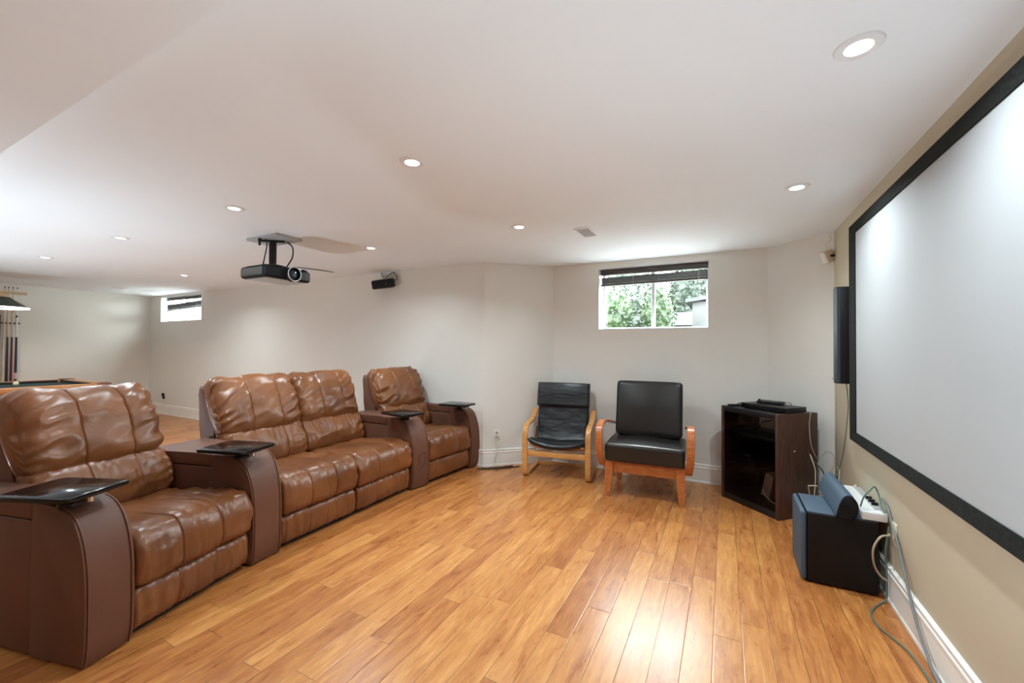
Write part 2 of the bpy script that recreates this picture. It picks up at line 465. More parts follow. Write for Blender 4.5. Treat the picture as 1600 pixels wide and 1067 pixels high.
bm = new_bm(); box(bm, (XR, YN - T, -.1), (XR + T, CRY + .05, H + .1)); struct('wall_right', bm, 'taupe', smooth=False)
bm = new_bm(); box(bm, (XL - T, YN - T, -.1), (XL, YL + T, H + .1)); struct('wall_left', bm, 'wall', smooth=False)
def wall_with_hole(name, x0, x1, y, hx0, hx1, hz0, hz1, mt='wall', out=1, thick=T, z1=None):
    """wall along x whose room face is at y, thickness going out*thick, one opening"""
    z1 = z1 or H + .1
    bm = new_bm(); ya, yb = sorted((y, y + out * thick))
    box(bm, (x0, ya, -.1), (hx0, yb, z1)); box(bm, (hx1, ya, -.1), (x1, yb, z1))
    box(bm, (hx0, ya, -.1), (hx1, yb, hz0)); box(bm, (hx0, ya, hz1), (hx1, yb, z1))
    bmesh.ops.remove_doubles(bm, verts=bm.verts, dist=1e-5)
    return struct(name, bm, mt, smooth=False)
W1 = (-1.265, -.143, 1.545, 2.230)
W2 = (-9.834, -8.366, 1.785, 2.258)
wall_with_hole('wall_window_side', CLX - .05, CRX + .05, YB, *W1, thick=.26)
wall_with_hole('wall_long', XL - T, CLY, YL, *W2, thick=.20)
bm = new_bm(); box(bm, (XL - T, YN - T, -.1), (XR + T, YN, H + .1)); struct('wall_behind', bm, 'wall', smooth=False)
def diag(name, a, b, mt='wall'):
    d = (Vector(b) - Vector(a)).normalized(); n = Vector((d.y, -d.x, 0)); n = n if n.y > 0 else -n
    n = Vector((n.x, n.y, 0)); bm = new_bm()
    poly_slab(bm, [(a[0], a[1]), (b[0], b[1]), (b[0] + n.x * .16, b[1] + n.y * .16), (a[0] + n.x * .16, a[1] + n.y * .16)], -.1, H + .1)
    struct(name, bm, mt, smooth=False)
diag('wall_right_corner', (XR, CRY, 0), (CRX, YB, 0))
diag('wall_left_corner', (CLX, YB, 0), (CLY, YL, 0))

BBP = [(0, 0), (.020, 0), (.020, .012), (.015, .020), (.014, .140), (.018, .146), (.018, .152), (.012, .160), (.016, .168), (.016, .178), (.006, .186), (0, .186)]
def baseboard(name, a, b):
    a = Vector((*a, 0)); b = Vector((*b, 0)); d = (b - a).normalized(); n = Vector((-d.y, d.x, 0))
    mid = Vector((-1.2, 2, 0)) - (a + b) / 2
    if n.dot(mid) < 0: n = -n
    bm = new_bm()
    prism(bm, BBP, lambda p, t: (a + (b - a) * t) + n * p[0] + Vector((0, 0, p[1])))
    struct(name, bm, 'trim', angle=30)
baseboard('baseboard_right', (XR, YN), (XR, CRY + .01))
baseboard('baseboard_right_corner', (XR + .01, CRY - .01), (CRX, YB))
baseboard('baseboard_window_side', (CRX + .008, YB), (CLX - .01, YB))
baseboard('baseboard_left_corner', (CLX, YB), (CLY + .003, YL - .01))
baseboard('baseboard_long', (CLY + .003, YL), (XL, YL))
baseboard('baseboard_left', (XL, YL), (XL, YN))

# ---- window 1: slider with dark wooden blind
def window(n, W, y, frame_y, mull, handle=False):
    x0, x1, z0, z1 = W
    t = bpy.data.objects.new('window_%d' % n, None); col.objects.link(t); t.location = ((x0 + x1) / 2, frame_y, z0); t['kind'] = 'structure'
    inv = Matrix.Translation(-t.location)
    bm = new_bm()
    f = .030
    for lo, hi in (((x0, z0), (x0 + f, z1)), ((x1 - f, z0), (x1, z1)), ((x0 + f, z0), (x1 - f, z0 + f)), ((x0 + f, z1 - f), (x1 - f, z1))):
        box(bm, (lo[0], frame_y - .03, lo[1]), (hi[0], frame_y + .03, hi[1]), .003, 1, inv)
    finish('window_frame', bm, 'vinyl', t)
    for m_ in mull:
        box_obj('mullion', (m_ - .019, frame_y - .022, z0 + f), (m_ + .019, frame_y + .022, z1 - f), 'vinyl', t, .003, 1, inv)
    edges = [x0 + f] + sorted(mull) + [x1 - f]
    for a, b in zip(edges, edges[1:]):
        bm = new_bm(); box(bm, (a, frame_y - .003, z0 + f), (b, frame_y + .003, z1 - f), 0, 1, inv); finish('pane', bm, 'glass', t, smooth=False)
    bm = new_bm()   # white reveal lining around the opening
    d0 = y + .002 if y < frame_y else frame_y
    for lo, hi in (((x0, z0), (x0 + .006, z1)), ((x1 - .006, z0), (x1, z1)), ((x0, z0), (x1, z0 + .006)), ((x0, z1 - .006), (x1, z1))):
        box(bm, (lo[0], y - .001, lo[1]), (hi[0], frame_y - .03, hi[1]), 0, 1, inv)
    finish('reveal', bm, 'vinyl', t, smooth=False)
    if handle:
        bm = new_bm(); box(bm, (x0 + f + .015, frame_y - .05, z0 + f + .01), (x0 + f + .03, frame_y - .03, z0 + f + .055), .003, 2, inv)
        lab(finish('handle', bm, 'black', t), 'small black latch')
    return t
window(1, W1, YB, YB + .215, [-.705], True)
window(2, W2, YL, YL + .155, [-9.19, -8.62])

def blind(name, label, x0, x1, yc, ztop, head, gap, stack, tilt=0.0, droop=0.0, wand=None, cords=()):
    t = thing(name, label, 'blind', (x0, yc, ztop))
    Wd = x1 - x0
    box_obj('headrail', (0, -.028, -head), (Wd, .028, -.002), 'blind', t, .003)
    bm = new_bm(); ns = int(stack / .008)
    for i in range(ns):
        z = -head - gap - .008 * i - .002
        ph = random.Random(i * 7 + int(x0 * 10)).uniform(-.006, .006)
        vs = box(bm, (.004, -.026 + ph, z - .003), (Wd - .004, .026 + ph, z), 0)
        for v in vs: v.co.z += -tilt * (1 - v.co.x / Wd) + droop * math.sin(math.pi * v.co.x / Wd)
    finish('slat_stack', bm, 'blind', t, smooth=False)
    bm = new_bm(); vs = box(bm, (.002, -.027, -head - gap - stack - .022), (Wd - .002, .027, -head - gap - stack), .003)
    for v in bm.verts: v.co.z += -tilt * (1 - v.co.x / Wd)
    finish('bottom_rail', bm, 'blind', t)
    for cx in cords:
        bm = new_bm(); tube(bm, [(cx, -.031, -head + .005), (cx, -.033, -head - gap - stack - .02)], .0025, 6); finish('cord', bm, 'cordm', t)
    if wand:
        bm = new_bm(); tube(bm, [(wand[0], -.036, -head), (wand[0] + .002, -.040, -wand[1] * .5), (wand[0], -.038, -wand[1])], .003, 6, 8); finish('wand', bm, 'cordm', t)
    return t
random.seed(3)
blind('window_blind', 'dark brown wooden blind raised to the top of the slider window', W1[0] + .012, W1[1] - .008, YB + .075, W1[3] - .006, .062, .016, .075, .012, .0, (1.01, .40), (.10, .36, .62, 1.02))
blind('window_blind', 'dark blind pulled up crookedly in the small window on the long wall', W2[0] + .11, W2[1] - .008, YL + .07, W2[3] - .008, .052, .034, .095, .05, .0, None, (.25, 1.1))

# daylight portals (guide the sky light through the openings)
def portal(x0, x1, z0, z1, y, facing):
    l = bpy.data.lights.new('portal', 'AREA'); l.shape = 'RECTANGLE'; l.size = x1 - x0; l.size_y = z1 - z0; l.cycles.is_portal = True
    o = bpy.data.objects.new('daylight_portal', l); col.objects.link(o); o.location = ((x0 + x1) / 2, y, (z0 + z1) / 2)
    o.rotation_euler = (R(90 if facing > 0 else -90), 0, 0)   # area light emits along -z: +90 -> +y
portal(*W1, YB + .27, -1); portal(*W2, YL + .21, -1)
# ------------------------------------------------------------------ recessed ceiling lights
def pot_light(x, y, z, label, visible=True):
    t = thing('recessed_ceiling_light', label, 'ceiling light', (x, y, z), 0, 'round recessed ceiling lights')
    bm = new_bm(); lathe(bm, [(.036, -.001), (.038, -.006), (.050, -.009), (.062, -.006), (.066, -.0005), (.066, .0), (.036, .0), (.036, -.001)], 40)
    finish('trim_ring', bm, 'white', t)
    bm = new_bm(); lathe(bm, [(0, -.0065), (.030, -.0055), (.036, -.003), (.036, -.0015), (0, -.0015)], 32)
    finish('lens', bm, 'potlens', t)
    l = bpy.data.lights.new('bulb', 'AREA'); l.shape = 'DISK'; l.size = .07; l.energy = POT_POWER; l.color = POT_COLOR; l.spread = R(150)
    o = bpy.data.objects.new('bulb', l); col.objects.link(o); o.parent = t; o.location = (0, 0, -.012)
pots = [(.378, 1.652, 'round recessed ceiling light closest to the projection screen'),
        (-1.454, 1.652, 'round recessed light in the middle of the ceiling, right of the projector'),
        (-3.067, 1.652, 'round recessed ceiling light directly left of the projector mount'),
        (-4.855, 1.652, 'round recessed ceiling light between the projector and the pool table'),
        (-6.72, 1.655, 'round recessed ceiling light farthest left, nearest the billiard lamp'),
        (.380, 2.930, 'round recessed ceiling light above the black media cabinet corner'),
        (-1.459, 2.925, 'round recessed ceiling light just left of the square ceiling vent'),
        (-3.077, 2.920, 'round recessed ceiling light above the small black speaker on the long wall'),
        (-6.64, 2.945, 'round recessed ceiling light nearest the small window on the long wall')]
for x, y, lb in pots: pot_light(x, y, H, lb)
for x in (-.5, -3.0, -5.5, -8.0):      # unseen fill lights added under the lowered ceiling, without fittings
    l = bpy.data.lights.new('bulb', 'AREA'); l.shape = 'DISK'; l.size = .07; l.energy = POT_POWER * .35; l.color = POT_COLOR; l.spread = R(150)
    o = bpy.data.objects.new('added_ceiling_fill', l); col.objects.link(o); o.location = (x, -1.2, 2.155)

# ------------------------------------------------------------------ added fill lamps out of view, brightening the ceiling neutrally
def fill_uplight(x, y, power, label):
    t = thing('added_fill_lamp', label, 'added fill lamp', (x, y, 0))
    bm = new_bm(); lathe(bm, [(0, 0), (.10, 0), (.10, .32), (.092, .32), (.088, .27), (0, .27)], 32); finish('can', bm, 'blackm', t)
    l = bpy.data.lights.new('bulb', 'AREA'); l.shape = 'DISK'; l.size = .16; l.energy = power; l.color = (.70, .89, 1.0)
    o = bpy.data.objects.new('bulb', l); col.objects.link(o); o.parent = t; o.location = (0, 0, .325); o.rotation_euler = (R(180), 0, 0)
fill_uplight(-.10, .92, 19, 'added black can fill light, out of view on the floor at the camera end of the room')
fill_uplight(-4.4, .50, 36, 'added black can fill light, out of view on the open floor behind the near recliner')
fill_uplight(-6.6, .50, 36, 'added black can fill light, out of view on the floor beside the pool table')

# ------------------------------------------------------------------ ceiling vents
def vent(name, x0, x1, y0, y1, label, mtv='vent'):
    t = thing(name, label, 'vent', ((x0 + x1) / 2, (y0 + y1) / 2, H)); hx, hy = (x1 - x0) / 2, (y1 - y0) / 2
    bm = new_bm(); f = .016
    for lo, hi in (((-hx, -hy), (-hx + f, hy)), ((hx - f, -hy), (hx, hy)), ((-hx + f, -hy), (hx - f, -hy + f)), ((-hx + f, hy - f), (hx - f, hy))):
        box(bm, (lo[0], lo[1], -.008), (hi[0], hi[1], 0), .002, 1)
    finish('vent_frame', bm, 'white', t)
    bm = new_bm(); n = int(2 * hy / .016)
    for i in range(n):
        y = -hy + f + (2 * hy - 2 * f) * (i + .5) / n
        box(bm, (-hx + f, y - .006, -.006), (hx - f, y + .004, -.002), 0)
    box(bm, (-hx + f, -hy + f, -.002), (hx - f, hy - f, 0), 0)
    finish('louvres', bm, mtv, t, smooth=False)
vent('ceiling_vent', -1.092, -.958, 3.168, 3.440, 'white louvred ceiling vent in front of the slider window')
vent('ceiling_vent', -9.30, -9.02, 3.06, 3.20, 'faint ceiling vent far back near the left wall', 'white')

# ------------------------------------------------------------------ recliners
PROF_ARM = [(.004, .012), (.016, .06), (.020, .15), (.018, .28), (.012, .39), (-.004, .48), (-.028, .55), (-.062, .605), (-.105, .638), (-.16, .652), (-.225, .656), (-.300, .656), (-.300, .012)]
PROF_REAR = [(-.302, .014), (-.302, .578), (-.86, .578), (-.93, .50), (-.945, .30), (-.935, .014)]
PROF_PAD = [(-.304, .582), (-.304, .650), (-.310, .658), (-.40, .660), (-.84, .655), (-.880, .640), (-.885, .585)]
PROF_SEAT = [(-.62, .28), (-.62, .42), (-.50, .445), (-.34, .462), (-.18, .474), (-.08, .476), (-.02, .460), (.018, .415), (.034, .345), (.030, .275), (.008, .232), (-.04, .222), (-.3, .225)]
PROF_FOOT = [(-.10, .20), (-.06, .222), (-.018, .216), (.004, .185), (.010, .12), (.000, .06), (-.020, .036), (-.07, .035), (-.11, .06)]
PROF_LUMB = [(-.70, .40), (-.62, .415), (-.572, .445), (-.562, .50), (-.575, .57), (-.605, .635), (-.65, .69), (-.72, .72), (-.77, .68), (-.75, .55)]
PROF_HEAD = [(-.745, .640), (-.690, .652), (-.655, .680), (-.640, .725), (-.648, .79), (-.672, .87), (-.704, .95), (-.742, 1.02), (-.790, 1.068), (-.845, 1.090), (-.905, 1.080), (-.940, 1.04), (-.935, .96), (-.880, .82), (-.815, .70)]
PROF_SHELL = [(-.72, .20), (-.74, .62), (-.80, .70), (-.88, .90), (-.925, 1.00), (-.985, 1.02), (-1.00, .96), (-.965, .72), (-.90, .40), (-.86, .20)]
def frame_of(ox, oy, deg):
    a = R(deg); return Vector((ox, oy, 0)), Vector((math.cos(a), math.sin(a), 0)), Vector((-math.sin(a), math.cos(a), 0))
C1 = (-2.451, 1.181, 15.0); LV = (-2.573, 2.332, 1.3); C3 = (-2.5225, 3.499, -4.5)
def fpoint(fr, x, y):
    o, u, v = frame_of(*fr); return o + u * x + v * y

def armrest(root, fl, frr, bl, br, tray=None, dx=0.0):
    """wedge arm between four floor points (front left/right at x=0, back left/right at x=-.95), world space"""
    inv = root.matrix_world.inverted()
    c0 = (fl + frr) / 2; c1 = (bl + br) / 2
    def fn(p, t, e=0.0):
        s = -p[0] / .95
        a = fl.lerp(bl, s); b = frr.lerp(br, s)
        d = (b - a); L_ = d.length; q = a + d * ((t * (L_ - 2 * e) + e) / L_)
        return inv @ Vector((q.x, q.y, p[1]))
    dens = [(p.x, p.z) for p in catmull([(a, 0, b) for a, b in PROF_ARM[:-1]], 30)] + [PROF_ARM[-1]]
    bm = new_bm(); prism(bm, dens, lambda p, t: fn(p, t), 2, .010, 3)
    arm = finish('armrest', bm, 'matte', root, angle=50)
    bm = new_bm(); prism(bm, PROF_REAR, lambda p, t: fn(p, t, .006), 2, .008, 2); finish('arm_rear_panel', bm, 'matte', arm, angle=50)
    bm = new_bm(); prism(bm, PROF_PAD, lambda p, t: fn(p, t, .004), 2, .010, 3); finish('arm_pad', bm, 'matte', arm, angle=60)
    for tt in (0.0, 1.0):
        path = [Vector(fn((p[0] + .003, p[1]), tt, .011)) for p in dens[:25]]
        bm = new_bm(); tube(bm, path, .0032, 6); finish('piping', bm, 'seam', arm)
    if tray:
        (ctr, deg) = tray
        A = inv @ (Matrix.Translation(Vector((ctr[0], ctr[1], 0))) @ Matrix.Rotation(R(deg), 4, 'Z'))
        bm = new_bm()
        n = 8; hx, hy, r = .165, .128, .022; pts = []
        for (cx, cy, a0) in ((hx - r, hy - r, 0), (-hx + r, hy - r, 90), (-hx + r, -hy + r, 180), (hx - r, -hy + r, 270)):
            for i in range(n + 1): a = R(a0 + 90 * i / n); pts.append((cx + r * math.cos(a), cy + r * math.sin(a)))
        prism(bm, pts, lambda p, t: A @ Vector((p[0], p[1], .706 + .018 * t)), 2, .006, 2)
        # recessed top
        prism(bm, [(a * .93, b * .91) for a, b in pts], lambda p, t: A @ Vector((p[0], p[1], .7215 + .0035 * t)), 2, .0015, 1)
        tr = lab(finish('swivel_tray', bm, 'tray', root, angle=50), 'glossy black rectangular tray')
        bm = new_bm(); box(bm, (-.02, -.05, .690), (.13, .05, .706), .008, 3, A); lathe(bm, [(0, .655), (.045, .655), (.045, .668), (.030, .674), (.026, .692), (0, .692)], 24, A @ Matrix.Translation((.03, 0, 0)))
        finish('tray_mount', bm, 'black', tr)
        bm = new_bm(); lathe(bm, [(0, .672), (.011, .672), (.011, .705), (0, .705)], 16, A @ Matrix.Translation((.115, 0, 0))); lab(finish('tray_pivot', bm, 'chrome', tr), 'small chrome pivot')
    return arm

def seats(root, centers, hw, seed):
    for i, c in enumerate(centers):
        s = seed + i * 3.7; y0, y1 = c - hw, c + hw
        sm = (c - .095, c + .135)
        bm = new_bm(); pillow(bm, PROF_SEAT, y0 + .004, y1 - .004, (c - .105, c + .105), end=.045, puff=.004, groove=.006, wr=.007, wr_end=.016, wr_v=.005, seed=s); finish('seat_cushion', bm, 'leather', root, angle=70)
        bm = new_bm(); pillow(bm, PROF_FOOT, y0 + .008, y1 - .008, (c - .105, c + .105), end=.028, puff=.003, groove=.004, wr=.004, wr_end=.004, wr_v=.013, seed=s + 1); finish('footrest', bm, 'leather', root, angle=70)
        bm = new_bm(); pillow(bm, PROF_LUMB, y0 + .002, y1 - .002, sm, end=.05, puff=.004, groove=.004, wr=.009, wr_end=.020, wr_v=.008, seed=s + 2); finish('lumbar_cushion', bm, 'leather', root, angle=70)
        bm = new_bm(); pillow(bm, PROF_HEAD, y0 - .006, y1 + .004, sm, npf=100, end=.085, puff=.006, groove=.005, wr=.014, wr_end=.027, wr_v=.0, seed=s + 3, flat_end=.62); finish('head_cushion', bm, 'leather', root, angle=70)
        bm = new_bm(); prism(bm, PROF_SHELL, lambda p, t: Vector((p[0], y0 + .002 + (y1 - y0 - .004) * t, p[1])), 2, .02, 3); finish('backrest', bm, 'matte', root, angle=50)
    y0, y1 = min(centers) - hw, max(centers) + hw
    box_obj('base', (-.86, y0 + .02, .0), (-.05, y1 - .02, .20), 'base', root)

def rot_deg(v): return math.degrees(math.atan2(v.y, v.x))
bpy.context.view_layer.update()
def recliner(name, label, cat, fr):
    t = thing(name, label, cat, (fr[0], fr[1], 0), fr[2]); bpy.context.view_layer.update(); return t
r1 = recliner('recliner', 'brown leather recliner with two trays, nearest the camera at far left', 'recliner', C1)
seats(r1, [0.0], .317, 1.0)
g1 = .32
armrest(r1, fpoint(C1, 0, -.502), fpoint(C1, 0, -g1), fpoint(C1, -.95, -.49), fpoint(C1, -.95, -g1), tray=((-2.481, .687), 15 + 9))
armrest(r1, fpoint(C1, 0, g1), fpoint(LV, 0, -.642), fpoint(C1, -.95, g1), fpoint(LV, -.95, -.642), tray=((-2.626, 1.456), 17))
lv = recliner('reclining_loveseat', 'brown leather two-seat reclining loveseat between the two single recliners', 'sofa', LV)
seats(lv, [-.3175, .3175], .3155, 9.0)
armrest(lv, fpoint(LV, 0, .642), fpoint(C3, 0, -.330), fpoint(LV, -.95, .642), fpoint(C3, -.95, -.330), tray=((-2.675, 2.949), -9))
r3 = recliner('recliner', 'brown leather recliner at the far end of the row by the outlet wall', 'recliner', C3)
seats(r3, [0.0], .322, 21.0)
armrest(r3, fpoint(C3, 0, .330), fpoint(C3, 0, .500), fpoint(C3, -.95, .330), fpoint(C3, -.95, .46), tray=((-2.587, 3.706), 1))
# power lead loop hanging on the wedge arm
_iv = lv.matrix_world.inverted()
bm = new_bm(); tube(bm, [_iv @ Vector(p) for p in ((-2.52, 3.01, .26), (-2.505, 3.00, .33), (-2.50, 3.06, .345), (-2.50, 3.075, .27), (-2.503, 3.03, .215), (-2.505, 2.985, .20))], .003, 8, 30); lab(finish('power_cord', bm, 'cabk', lv), 'thin black cord loop')

# ------------------------------------------------------------------ projection screen
t = thing('projection_screen', 'large white projection screen in a black velvet frame on the taupe wall', 'projection screen', (XR, 2.30, 0))
Y0, Y1, Z0, Z1 = 1.07, 3.525, .737, 2.168
def mitred(bm, y0, y1, z0, z1, bw_y, bw_z, x0, x1):
    o = [(y0, z0), (y1, z0), (y1, z1), (y0, z1)]; i = [(y0 + bw_y, z0 + bw_z), (y1 - bw_y, z0 + bw_z), (y1 - bw_y, z1 - bw_z), (y0 + bw_y, z1 - bw_z)]
    A = [bm.verts.new((x0, *p)) for p in o]; B_ = [bm.verts.new((x0 + .006, *p)) for p in i]
    C_ = [bm.verts.new((x1, *p)) for p in o]; D_ = [bm.verts.new((x1, *p)) for p in i]
    for k in range(4):
        j = (k + 1) % 4
        bm.faces.new((A[k], A[j], B_[j], B_[k])); bm.faces.new((C_[k], C_[j], A[j], A[k])); bm.faces.new((B_[k], B_[j], D_[j], D_[k])); bm.faces.new((D_[k], D_[j], C_[j], C_[k]))
bm = new_bm(); mitred(bm, Y0 - 2.30, Y1 - 2.30, Z0, Z1, .11, .062, -.042, -.004); finish('screen_frame', bm, 'velvet', t, smooth=False)
bm = new_bm(); box(bm, (-.030, Y0 + .09 - 2.30, Z0 + .05), (-.026, Y1 - .09 - 2.30, Z1 - .05), 0); finish('screen_surface', bm, 'screen', t, smooth=False)
for yy in (-1.0, 0, 1.0): box_obj('wall_bracket', (-.026, yy - .05, Z1 - .12), (0.002, yy + .05, Z1 - .07), 'blackm', t, 0)

# ------------------------------------------------------------------ speakers
t = thing('wall_speaker', 'tall slim dark speaker hung on the wall beside the screen', 'speaker', (XR, 3.665, 1.10))
prof = [(-.02, -.055), (-.02, .055), (-.075, .055)] + [(-.075 - .022 * math.sin(math.pi * i / 10), .055 * math.cos(math.pi * i / 10)) for i in range(1, 10)] + [(-.075, -.055)]
bm = new_bm(); prism(bm, prof, lambda p, q: Vector((p[0], p[1], .0 + .68 * q)), 2, .006, 2); finish('cabinet', bm, 'subside', t)
gp = [(-.074, .0555)] + [(-.077 - .022 * math.sin(math.pi * i / 12), .0555 * math.cos(math.pi * i / 12)) for i in range(1, 12)] + [(-.074, -.0555), (-.070, -.050), (-.070, .050)]
bm = new_bm(); prism(bm, gp, lambda p, q: Vector((p[0], p[1], .008 + .664 * q))); finish('grille', bm, 'darkcloth', t)
bm = new_bm(); lathe(bm, [(0, -.003), (.006, -.003), (.006, 0), (0, 0)], 12, Matrix.Translation((-.1, .03, .03)) @ Matrix.Rotation(R(90), 4, 'Y')); lab(finish('badge', bm, 'steel', t), 'tiny round badge')
for zz in (.10, .48): box_obj('bracket', (-.022, -.02, zz), (0, .02, zz + .10), 'blackm', t, .002)
cable('speaker_wire', [(XR - .03, 3.66, 1.10), (XR - .012, 3.70, .95), (XR - .008, 3.76, .80), (XR - .008, 3.84, .62), (XR - .012, 3.92, .48), (XR - .02, 3.98, .40)], .0030, 'cabg', 'thin green wire dropping from the tall slim wall speaker')

t = thing('satellite_speaker', 'small cream speaker tilted high in the corner beside the screen', 'speaker', (XR - .045, 4.165, 2.10), 0)
A = Matrix.Rotation(R(205), 4, 'Z') @ Matrix.Rotation(R(24), 4, 'Y')
bm = new_bm(); box(bm, (-.04, -.034, -.050), (.022, .034, .050), .014, 4, A); finish('cabinet', bm, 'beige', t)
bm = new_bm(); box(bm, (.022, -.032, -.048), (.034, .032, .048), .0055, 3, A); finish('grille', bm, 'cream', t)
bm = new_bm(); tube(bm, [(-.0, -.02, 0), (.03, -.03, .0), (.043, -.035, 0)], .009, 8); finish('bracket', bm, 'blackm', t)
cable('speaker_wire', [(XR - .045, 4.16, 2.165), (XR - .055, 4.17, 2.20), (XR - .02, 4.165, 2.235), (XR - .03, 4.168, 2.27), (XR - .02, 4.16, 2.298)], .0025, 'cabw', 'short white wire curling up from the cream corner speaker')

t = thing('wall_speaker', 'small black horizontal speaker mounted high on the long wall', 'speaker', (-3.865, YL, 2.155))
A = Matrix.Rotation(R(-2), 4, 'Y') @ Matrix.Rotation(R(12), 4, 'X')
bm = new_bm(); box(bm, (-.160, -.155, -.058), (.160, -.055, .058), .022, 4, A); finish('cabinet', bm, 'black', t)
bm = new_bm(); box(bm, (-.145, -.160, -.046), (.145, -.152, .046), .004, 2, A); finish('grille', bm, 'blackm', t)
bm = new_bm(); lathe(bm, [(0, 0), (.012, 0), (.014, -.003), (0, -.003)], 16, A @ Matrix.Translation((.10, -.160, 0)) @ Matrix.Rotation(R(90), 4, 'X')); finish('badge', bm, 'steel', t)
bm = new_bm(); box(bm, (-.03, -.06, -.02), (.03, 0, .02), .003); finish('bracket', bm, 'blackm', t)
cable('speaker_wire', [(-4.00, YL - .004, 2.298), (-3.97, YL - .02, 2.27), (-3.92, YL - .05, 2.235), (-3.87, YL - .08, 2.218)], .005, 'cabk', 'black wire running down left onto the small long-wall speaker')
cable('speaker_wire', [(-3.85, YL - .08, 2.218), (-3.80, YL - .05, 2.262), (-3.765, YL - .03, 2.285), (-3.73, YL - .03, 2.26), (-3.70, YL - .03, 2.22), (-3.69, YL - .05, 2.19), (-3.71, YL - .07, 2.165)], .005, 'cabk', 'black wire looping over the right end of the small long-wall speaker')

# ------------------------------------------------------------------ projector on the ceiling
t = thing('ceiling_projector', 'black projector hanging upside down from a ceiling pole mount', 'projector', (-3.60, 2.27, H))
t['category'] = 'projector'
bm = new_bm(); box(bm, (-.235, -.10, -.022), (.20, .145, 0), .003); lab(finish('ceiling_plate', bm, 'vent', t), 'flat grey ceiling plate')
bm = new_bm(); box(bm, (-.10, -.018, -.040), (.10, .018, -.022), .004, 2, Matrix.Rotation(R(35), 4, 'Z')); lathe(bm, [(0, -.26), (.030, -.26), (.030, -.03), (0, -.03)], 24); finish('pole', bm, 'black', t)
UZ, UY = .052, .022
PJ = Matrix.Translation((0, UY, UZ))
bm = new_bm(); lathe(bm, [(0, -.335), (.055, -.335), (.105, -.322), (.10, -.305), (.05, -.292), (0, -.290)], 32, PJ)
for a in (40, 130, 220, 310):
    box(bm, (.0, -.012, -.345), (.15, .012, -.332), .003, 1, PJ @ Matrix.Rotation(R(a), 4, 'Z'))
finish('mount_bracket', bm, 'black', t)
bm = new_bm(); box(bm, (-.16, -.215, -.438), (.195, .225, -.335), .028, 5, PJ); box(bm, (-.13, -.18, -.338), (.15, .19, -.325), .006, 2, PJ)
body = finish('projector_body', bm, 'blackm', t)
bm = new_bm(); box(bm, (-.13, -.2175, -.420), (.165, -.212, -.352), .004, 2, PJ); lab(finish('side_panel', bm, 'dim', body), 'dark grey side panel')
box_obj('bottom_cover', (-.13, -.18, -.4405), (.165, .195, -.436), 'vent', body, .002, mtx=PJ)
A = PJ @ Matrix.Translation((.195, .035, -.385)) @ Matrix.Rotation(R(90), 4, 'Y')
bm = new_bm(); lathe(bm, [(.058, .034), (.060, .037), (.0625, .037), (.064, .034), (.0625, .031), (.060, .031), (.058, .034)], 48, A); lab(finish('lens_ring', bm, 'white', body), 'pale metal ring')
bm = new_bm(); lathe(bm, [(.056, .032), (.0615, .032), (.063, -.02), (.056, -.02), (.056, .032)], 48, A); finish('lens_barrel', bm, 'blackm', body)
bm = new_bm(); lathe(bm, [(0, .024), (.025, .021), (.048, .010), (.055, .002), (.055, -.002), (0, -.002)], 40, A); finish('lens', bm, 'lensglass', body)
bm = new_bm()
for i in range(6): box(bm, (.1945, .115 + i * .016, -.42), (.1975, .121 + i * .016, -.36), 0, 1, PJ)
finish('vent_grille', bm, 'dim', body, smooth=False)
box_obj('foot', (.14, .16, -.338), (.175, .20, -.318), 'black', body, .004, mtx=PJ); box_obj('foot', (.10, -.01, -.338), (.16, .07, -.322), 'black', body, .004, mtx=PJ)
bm = new_bm(); lathe(bm, [(0, 0), (.009, 0), (.009, .03), (.014, .035), (.014, .06), (0, .062)], 12, Matrix.Translation((-.03, -.10, -.085))); finish('clamp_screw', bm, 'black', t)
bm = new_bm(); tube(bm, [(.05, .10, -.02), (.10, .12, -.07), (.10, .12, -.16), (.07, .10, -.23), (.05, .08, -.285)], .006, 8, 24); finish('signal_cable', bm, 'cabk', t)
bm = new_bm(); tube(bm, [(-.01, -.06, -.02), (0, -.055, -.08), (-.02, -.06, -.18), (-.04, -.07, -.285)], .005, 8, 24); finish('power_cable', bm, 'cabk', t)
cable('ceiling_wire', [(-4.66, 3.19, H - .004), (-4.58, 3.36, H - .008), (-4.54, 3.50, H - .006), (-4.52, 3.66, H - .003)], .006, 'cabgrey', 'thin grey wire lying along the ceiling behind the projector')

# ------------------------------------------------------------------ folded-ply lounge chair
t = thing('lounge_chair', 'low lounge chair with bent blond wood frame and slung black leather cushion', 'chair', (-1.525, 3.925, 0), -80.5)
HW = .325
path = catmull([(-.50, 0, .014), (-.25, 0, .014), (-.06, 0, .014), (-.018, 0, .028), (-.002, 0, .075), (0, 0, .20), (0, 0, .37), (-.006, 0, .45), (-.035, 0, .505), (-.09, 0, .525), (-.17, 0, .534), (-.26, 0, .545), (-.34, 0, .570), (-.41, 0, .610), (-.46, 0, .645)], 90)
for s in (-1, 1):
    bm = new_bm(); band(bm, [p + Vector((0, s * HW, 0)) for p in path], .055, .026, bevel=.005); finish('side_frame', bm, 'oak', t)
box_obj('front_rail', (-.022, -HW + .028, .215), (.0, HW - .028, .272), 'oak', t, .004)
box_obj('rear_rail', (-.46, -HW + .028, .02), (-.435, HW - .028, .055), 'oak', t, .004)
spath = catmull([(-.005, 0, .335), (-.12, 0, .300), (-.25, 0, .262), (-.32, 0, .275), (-.365, 0, .36), (-.41, 0, .55), (-.455, 0, .75), (-.49, 0, .91)], 50)
for s in (-1, 1):
    bm = new_bm(); band(bm, [p + Vector((0, s * (HW - .06), -.0)) for p in spath], .030, .022); finish('seat_rail', bm, 'oak', t)
bm = new_bm()
